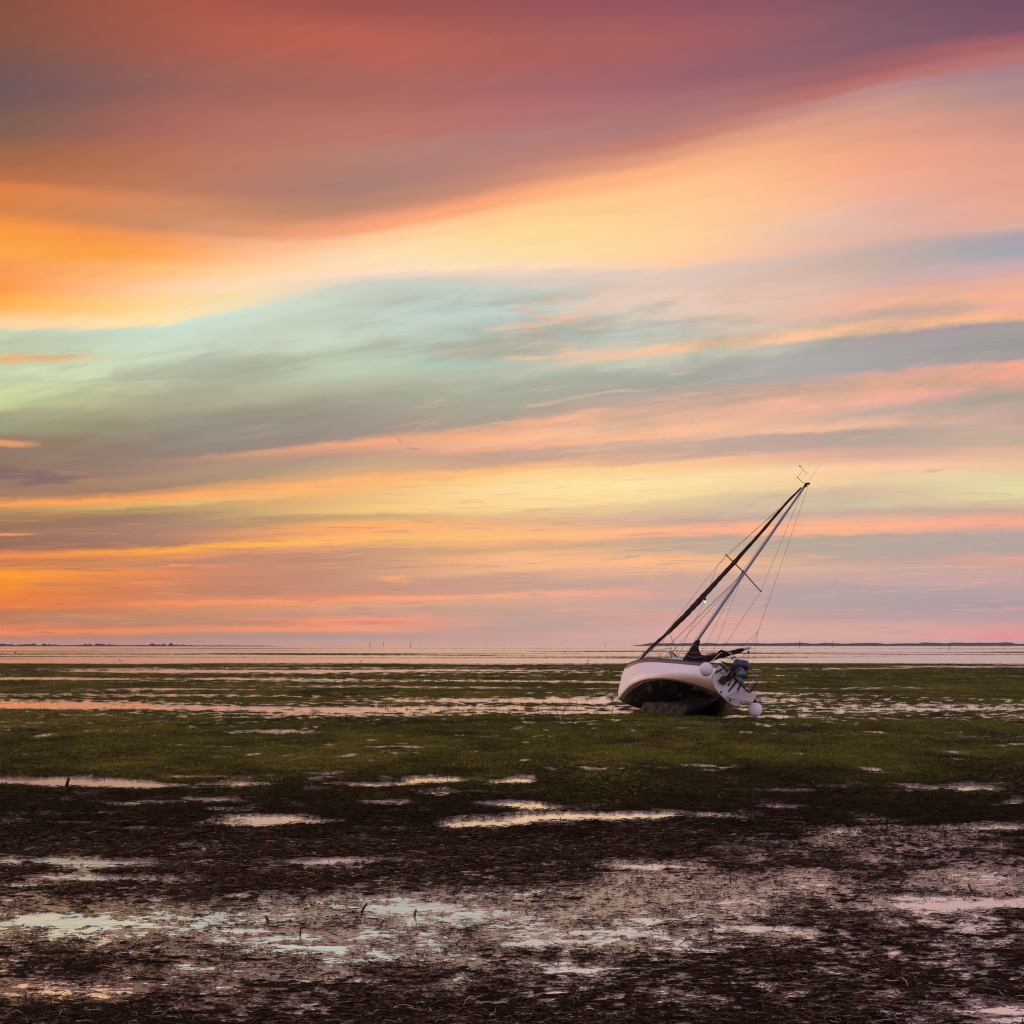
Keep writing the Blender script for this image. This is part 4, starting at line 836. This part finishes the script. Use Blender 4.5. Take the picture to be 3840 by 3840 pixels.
bm = bmesh.new(); ball(bm, (0, 0, -.06), .036, 12, 8, (1, 1, 1.35)); obj('lamp_glass', bm, mg, le)

# ------------------------------------------------------------------ odd things lying on the flat
def at(px_, py_, z=0.0):
    y_ = F * (CAMH - z) / (py_ - HOR); return Vector(((px_ - 1920) / F * y_, y_, z))
def rock(px_, py_, wpx, hpx, m_, name, label, cat, seed):
    p_ = at(px_, py_); s_ = p_.y / F; bm = bmesh.new(); bmesh.ops.create_icosphere(bm, subdivisions=3, radius=1); rr = random.Random(seed)
    o1, o2 = rr.uniform(0, 50), rr.uniform(0, 50)
    for v in bm.verts:
        n_ = 1 + .22 * float(fbm(np.array([v.co.x * 1.4 + o1]), np.array([v.co.y * 1.4 + v.co.z + o2]), 3, seed)[0])
        v.co = Vector((v.co.x * wpx / 2 * s_ * n_, v.co.y * wpx / 2.4 * s_ * n_, max(v.co.z, -.3) * hpx * s_ * n_))
    o = obj(name, bm, m_); o.location = p_; props(o, label, cat); return o
M_mud = mat_simple('dark_mud', (.016, .010, .008), .6, .15, noise=((.035, .018, .010), 30), bump=.8, bscale=30)
M_wetrock = mat_simple('wet_rock', (.06, .06, .075), .3, .5)
rock(2312, 2639, 62, 9, M_wetrock, 'rock', 'low smooth grey rock half hidden behind the bow of the boat', 'rock', 1)
rock(2160, 3188, 44, 22, M_mud, 'mud_lump', 'dark pointed lump of weed and mud below the boat, above the pink puddle', 'mud lump', 2)
rock(142, 3172, 24, 20, M_mud, 'mud_lump', 'small black cone of mud near the left edge above the teal puddle', 'mud lump', 3)
rock(102, 3236, 46, 9, M_mud, 'mud_lump', 'ragged clump of weed standing in the teal puddle at the left', 'mud lump', 4)
rock(2790, 3152, 22, 11, M_mud, 'mud_lump', 'small dark lump of mud right of the long brown ridge', 'mud lump', 5)
def stick(pts, r, name, label, cat='stick', m_=None):
    base = at(*pts[0]); d_ = base.y; P3 = [Vector(((a - 1920) / F * d_, d_ + k * .03, CAMH - (b - HOR) / F * d_)) - base for k, (a, b) in enumerate(pts)]
    P3[0] = Vector((0, 0, -.02)); bm = bmesh.new(); tube(bm, P3, [r * (1 - .12 * k) for k in range(len(P3))], 7); o = obj(name, bm, m_ or M_mud); o.location = base; props(o, label, cat); return o
stick([(249, 2948), (251, 2935), (255, 2918)], .032, 'stake', 'short dark stake standing at the far edge of the long orange puddle at left', 'stake')
stick([(1008, 3460), (1001, 3450), (992, 3440)], .014, 'stick', 'dark stick poking up left from the bright puddles')
stick([(1352, 3422), (1362, 3408), (1374, 3392)], .012, 'stick', 'dark stick leaning right out of the puddles left of centre')
stick([(1126, 3508), (1124, 3494), (1127, 3480)], .009, 'stick', 'thin upright twig in the middle of the bright wet strip')
stick([(1552, 3438), (1556, 3428), (1558, 3416)], .013, 'stick', 'brown broken stub standing in the wet strip near the centre', m_=mat_simple('brown_stub', (.09, .035, .02), .6, .2))
stick([(3646, 3345), (3642, 3333), (3637, 3322)], .011, 'stick', 'thin twig by the smooth purple mud patch at the right edge')
stick([(2740, 3312), (2741, 3302), (2739, 3290)], .008, 'stick', 'thin upright twig right of the pink puddle')

# channel markers far out on the water
def marker(px_, ytop, ybase, kind, label):
    p_ = at(px_, ybase); s_ = p_.y / F; h_ = (ybase - ytop) * s_; e_ = empty('channel_marker', p_); props(e_, label, 'channel marker', 'channel markers on the horizon')
    bm = bmesh.new(); tube(bm, [(0, 0, -.5), (0, 0, h_ * .96)], (.9 if ybase - ytop > 18 else .55) * s_, 8); obj('post', bm, M_dark, e_)
    bm = bmesh.new()
    if kind: box(bm, (0, -.2, h_ * .88), (3.4 * s_, .12, 3.4 * s_))
    else: tube(bm, [(0, -.2, h_ * .80), (0, -.2, h_)], [2.0 * s_, .3 * s_], 6)
    obj('daymark', bm, M_dark, e_, smooth=False)
for a in ((1387, 2408, 2428, 1, 'tall channel marker left of centre, leftmost and thickest on the horizon'), (1438, 2411, 2426, 1, 'short channel marker just right of the tall leftmost one'), (1540, 2408, 2428, 0, 'tall channel marker standing alone left of the picture centre'),
          (1823, 2411, 2427, 0, 'slim channel marker near the centre of the horizon'), 
          (2271, 2411, 2426, 0, 'small channel marker left of the right-hand island'), (2997, 2404, 2429, 1, 'channel marker before the right island, nearest the boat'), (3123, 2404, 2428, 1, 'channel marker before the right island, farther right of the boat'), (3560, 2412, 2436, 0, 'thin channel marker near the right edge before the island')):
    marker(*a)

# wading birds
M_heron = mat_simple('heron_grey', (.05, .045, .05), .8, .1); M_egret = mat_simple('pale_plumage', (.36, .33, .38), .8, .1)
def bird(px_, py_, hpx, m_, face, label, up=True):
    p_ = at(px_, py_); H_ = hpx * p_.y / F; e_ = empty('wading_bird', p_); props(e_, label, 'bird', 'birds wading on the flats'); f_ = face
    bm = bmesh.new(); z0 = .42 * H_
    if up: neck = [(-.12, z0), (.08, z0 + .06 * H_), (.20, z0 + .16 * H_), (.16, z0 + .30 * H_), (.20, z0 + .44 * H_), (.26, z0 + .50 * H_)]
    else: neck = [(-.12, z0), (.10, z0 + .05 * H_), (.24, z0 + .10 * H_), (.30, z0 + .16 * H_), (.38, z0 + .16 * H_), (.44, z0 + .12 * H_)]
    body = [(-.42, z0 - .10 * H_), (-.28, z0 - .03 * H_)] + neck
    rad = [.02, .10, .15, .10, .045, .035, .03, .045]
    tube(bm, [(f_ * a * H_, 0, b) for a, b in body], [r * H_ for r in rad], 10); obj('body', bm, m_, e_)
    bx, bz = neck[-1]; bm = bmesh.new(); tube(bm, [(f_ * bx * H_, 0, bz), (f_ * (bx + .17) * H_, 0, bz - .05 * H_)], [.022 * H_, .004 * H_], 6); obj('beak', bm, M_dark, e_)
    for s_ in (-1, 1):
        bm = bmesh.new(); tube(bm, [(f_ * -.08 * H_, s_ * .04 * H_, z0 - .06 * H_), (f_ * -.05 * H_, s_ * .04 * H_, z0 * .5), (f_ * -.09 * H_, s_ * .04 * H_, -.05)], .012 * H_, 5); obj('leg', bm, M_dark, e_)
for a in ((57, 2456, 17, M_heron, -1, 'dark heron standing upright in the far shallows at the left edge'), (200, 2487, 8, M_egret, 1, 'pale crouching bird right of the dark heron on the far weed edge', False), (449, 2486, 17, M_egret, -1, 'pale egret with arched neck below the left island'),
          (950, 2452, 6, M_egret, 1, 'tiny pale bird on the far water off the end of the left island'), (1354, 2486, 15, M_egret, 1, 'pale egret facing right below the tall channel markers'), (2207, 2484, 16, M_egret, 1, 'pale egret on the weed edge left of the sailing boat'),
          (2067, 2437, 6, M_heron, -1, 'tiny dark bird far out left of the boat', False), (3096, 2434, 8, M_heron, 1, 'dark bird between the two channel markers right of the boat', False), (3167, 2434, 6, M_heron, -1, 'small dark bird right of the second marker before the right island', False),
          (3529, 2434, 8, M_heron, 1, 'dark bird far out near the right edge leaning forward', False), (2635, 2435, 6, M_heron, 1, 'small dark bird behind the boat between mast foot and boom', False), (2822, 2434, 5, M_heron, -1, 'tiny dark bird just right of the boom end', False)):
    bird(*a)

# ------------------------------------------------------------------ islands on the horizon
M_far = mat_simple('mangrove_leaf', (.030, .026, .018), .9, .05, noise=((.018, .016, .011), .15)); M_bark = mat_simple('bark', (.03, .02, .016), .9, .05)
def spit(x0, x1, D, h_, wy, name):
    bm = bmesh.new(); prev_ = None
    for i in range(61):
        t = i / 60; x = (x0 + (x1 - x0) * t - 1920) / F * D; e_ = min(1, min(t, 1 - t) * 10) ** .6; hh = h_ * e_ * (.7 + .5 * abs(math.sin(i * 1.7)))
        r_ = [bm.verts.new((x, D - wy * e_, -.2)), bm.verts.new((x, D - wy * .6 * e_, hh)), bm.verts.new((x, D + wy * .6, hh)), bm.verts.new((x, D + wy, -.2))]
        if prev_:
            for k in range(3): bm.faces.new((prev_[k], r_[k], r_[k + 1], prev_[k + 1]))
        prev_ = r_
    props(obj(name, bm, M_far, smooth=False), kind='structure')
spit(-500, 1060, 3800, 2.0, 60, 'island'); spit(2345, 4300, 5600, 1.5, 120, 'island')
def crown_bm(bm, cx, cy, cz, rx, rz, n, rr, leaf):
    for _ in range(n):
        a, b, c_ = rr.gauss(0, 1), rr.gauss(0, 1), rr.gauss(0, 1); l_ = math.sqrt(a * a + b * b + c_ * c_) + 1e-6; k_ = rr.random() ** .35 / l_
        p_ = Vector((cx + a * k_ * rx, cy + b * k_ * rx, cz + c_ * k_ * rz)); u_ = Vector((rr.gauss(0, 1), rr.gauss(0, 1), rr.gauss(0, 1))).normalized(); v_ = u_.orthogonal().normalized()
        s_ = leaf * rr.uniform(.6, 1.3); q_ = [bm.verts.new(p_ + u_ * s_), bm.verts.new(p_ + v_ * s_), bm.verts.new(p_ - u_ * s_), bm.verts.new(p_ - v_ * s_)]; bm.faces.new(q_)
rr = random.Random(11)
def tree(px_, hpx, wpx, label):
    D = 3800 + rr.uniform(-40, 20); s_ = D / F; x = (px_ - 1920) * s_; h_ = hpx * s_; e_ = empty('mangrove_tree', (x, D, .3)); props(e_, label, 'tree', 'mangroves on the left island')
    bm = bmesh.new(); tube(bm, [(0, 0, 0), (rr.uniform(-.3, .3), 0, h_ * .35), (rr.uniform(-.5, .5), 0, h_ * .7)], [.35, .28, .12], 6)
    for k in (-1, 1): tube(bm, [(0, 0, h_ * .3), (k * wpx * s_ * .2, 0, h_ * .6)], [.18, .08], 5)
    obj('trunk', bm, M_bark, e_)
    bm = bmesh.new(); w_ = wpx * s_ / 2
    for k in range(4):
        o_ = rr.uniform(-.45, .45) * w_; crown_bm(bm, o_, rr.uniform(-1, 1), h_ * rr.uniform(.45, .68), w_ * rr.uniform(.5, .75), h_ * rr.uniform(.30, .40), 90, rr, 1.0)
    obj('crown', bm, M_far, e_, smooth=False)
TL = [(12, 9, 30, 'mangrove clump at the left edge of the photo on the left island'), (40, 8, 22, 'second mangrove from the left edge on the left island'), (75, 7, 26, 'low rounded mangrove, third from the left edge'), (95, 8, 22, 'mangrove left of the tallest clump on the far left'), (122, 10, 28, 'tallest mangrove in the first group of the left island'),
      (163, 9, 16, 'lone narrow mangrove after the first gap on the left island'), (182, 7, 24, 'low mangrove next to the lone narrow one'), (206, 7, 20, 'round mangrove at the end of the second group'), (295, 5, 30, 'very low bush in the long gap of the left island'), (318, 8, 16, 'small mangrove starting the third group'),
      (337, 8, 18, 'round mangrove ending the third group'), (366, 10, 22, 'tall dark mangrove at the start of the fourth group'), (385, 8, 24, 'broad mangrove right of the tall dark one'), (410, 7, 20, 'low mangrove at the end of the fourth group'), (428, 6, 14, 'small bush trailing the fourth group'),
      (571, 10, 22, 'large round mangrove leading the last group of the left island'), (594, 7, 16, 'low mangrove in the last group, right of its large round one'), (613, 8, 16, 'mid-height mangrove in the middle of the last group'), (641, 11, 20, 'highest mangrove of the last group, like a small peak'), (662, 7, 14, 'small mangrove ending the last group'), (687, 6, 8, 'tiny lone tree on the thin spit of the left island')]
for a in TL: tree(*a)
bm = bmesh.new()
for i in range(15000):
    px_ = rr.uniform(2400, 4300) if i > 500 else rr.uniform(2375, 2900)
    n_ = float(fbm(np.array([px_ / 55.]), np.array([2.2]), 4, 91)[0]); top = 8.5 + 3.5 * n_ + (2.5 if 3450 < px_ < 3800 else 0); top *= sstep(2360, 2460, px_)
    D = 5600 + rr.uniform(-70, 70); s_ = D / F
    z_ = rr.random() ** .7 * top * s_; p_ = Vector(((px_ - 1920) * s_, D, z_)); u_ = Vector((rr.gauss(0, 1), rr.gauss(0, .4), rr.gauss(0, 1))).normalized(); v_ = u_.cross(Vector((0, 1, 0))).normalized(); k_ = rr.uniform(1.6, 3.2)
    bm.faces.new([bm.verts.new(p_ + u_ * k_), bm.verts.new(p_ + v_ * k_), bm.verts.new(p_ - u_ * k_), bm.verts.new(p_ - v_ * k_)])
props(obj('mangrove_shore', bm, M_far, smooth=False), 'long low line of mangroves on the hazy right-hand island', 'trees', None, 'stuff')
bm = bmesh.new()
for i in range(5000):
    px_ = rr.uniform(-500, 1000); D = 3800 + rr.uniform(-30, 30); s_ = D / F; p_ = Vector(((px_ - 1920) * s_, D, rr.random() * 3.6 * s_ * (1 if px_ < 720 else .5)))
    u_ = Vector((rr.gauss(0, 1), 0, rr.gauss(0, 1))).normalized(); v_ = u_.cross(Vector((0, 1, 0))); k_ = rr.uniform(.6, 1.5)
    bm.faces.new([bm.verts.new(p_ + u_ * k_), bm.verts.new(p_ + v_ * k_), bm.verts.new(p_ - u_ * k_), bm.verts.new(p_ - v_ * k_)])
props(obj('low_scrub', bm, M_far, smooth=False), 'low scrub along the thin left-hand island under its taller mangroves', 'scrub', None, 'stuff')

# ------------------------------------------------------------------ evening haze over the flats
bm = bmesh.new(); bmesh.ops.create_cube(bm, size=1.0)
for v in bm.verts: v.co = Vector((v.co.x * 17000, v.co.y * 9000 + 3800, v.co.z * 31.2 + 14.4))
mh_ = bpy.data.materials.new('haze'); mh_.use_nodes = True; t = mh_.node_tree; t.nodes.remove(t.nodes['Principled BSDF'])
pv = t.nodes.new('ShaderNodeVolumePrincipled'); pv.inputs['Color'].default_value = (.88, .90, .97, 1); pv.inputs["Density"].default_value = 5.5e-5
t.links.new(pv.outputs[0], t.nodes['Material Output'].inputs['Volume'])
props(obj('haze', bm, mh_, smooth=False), kind='stuff')
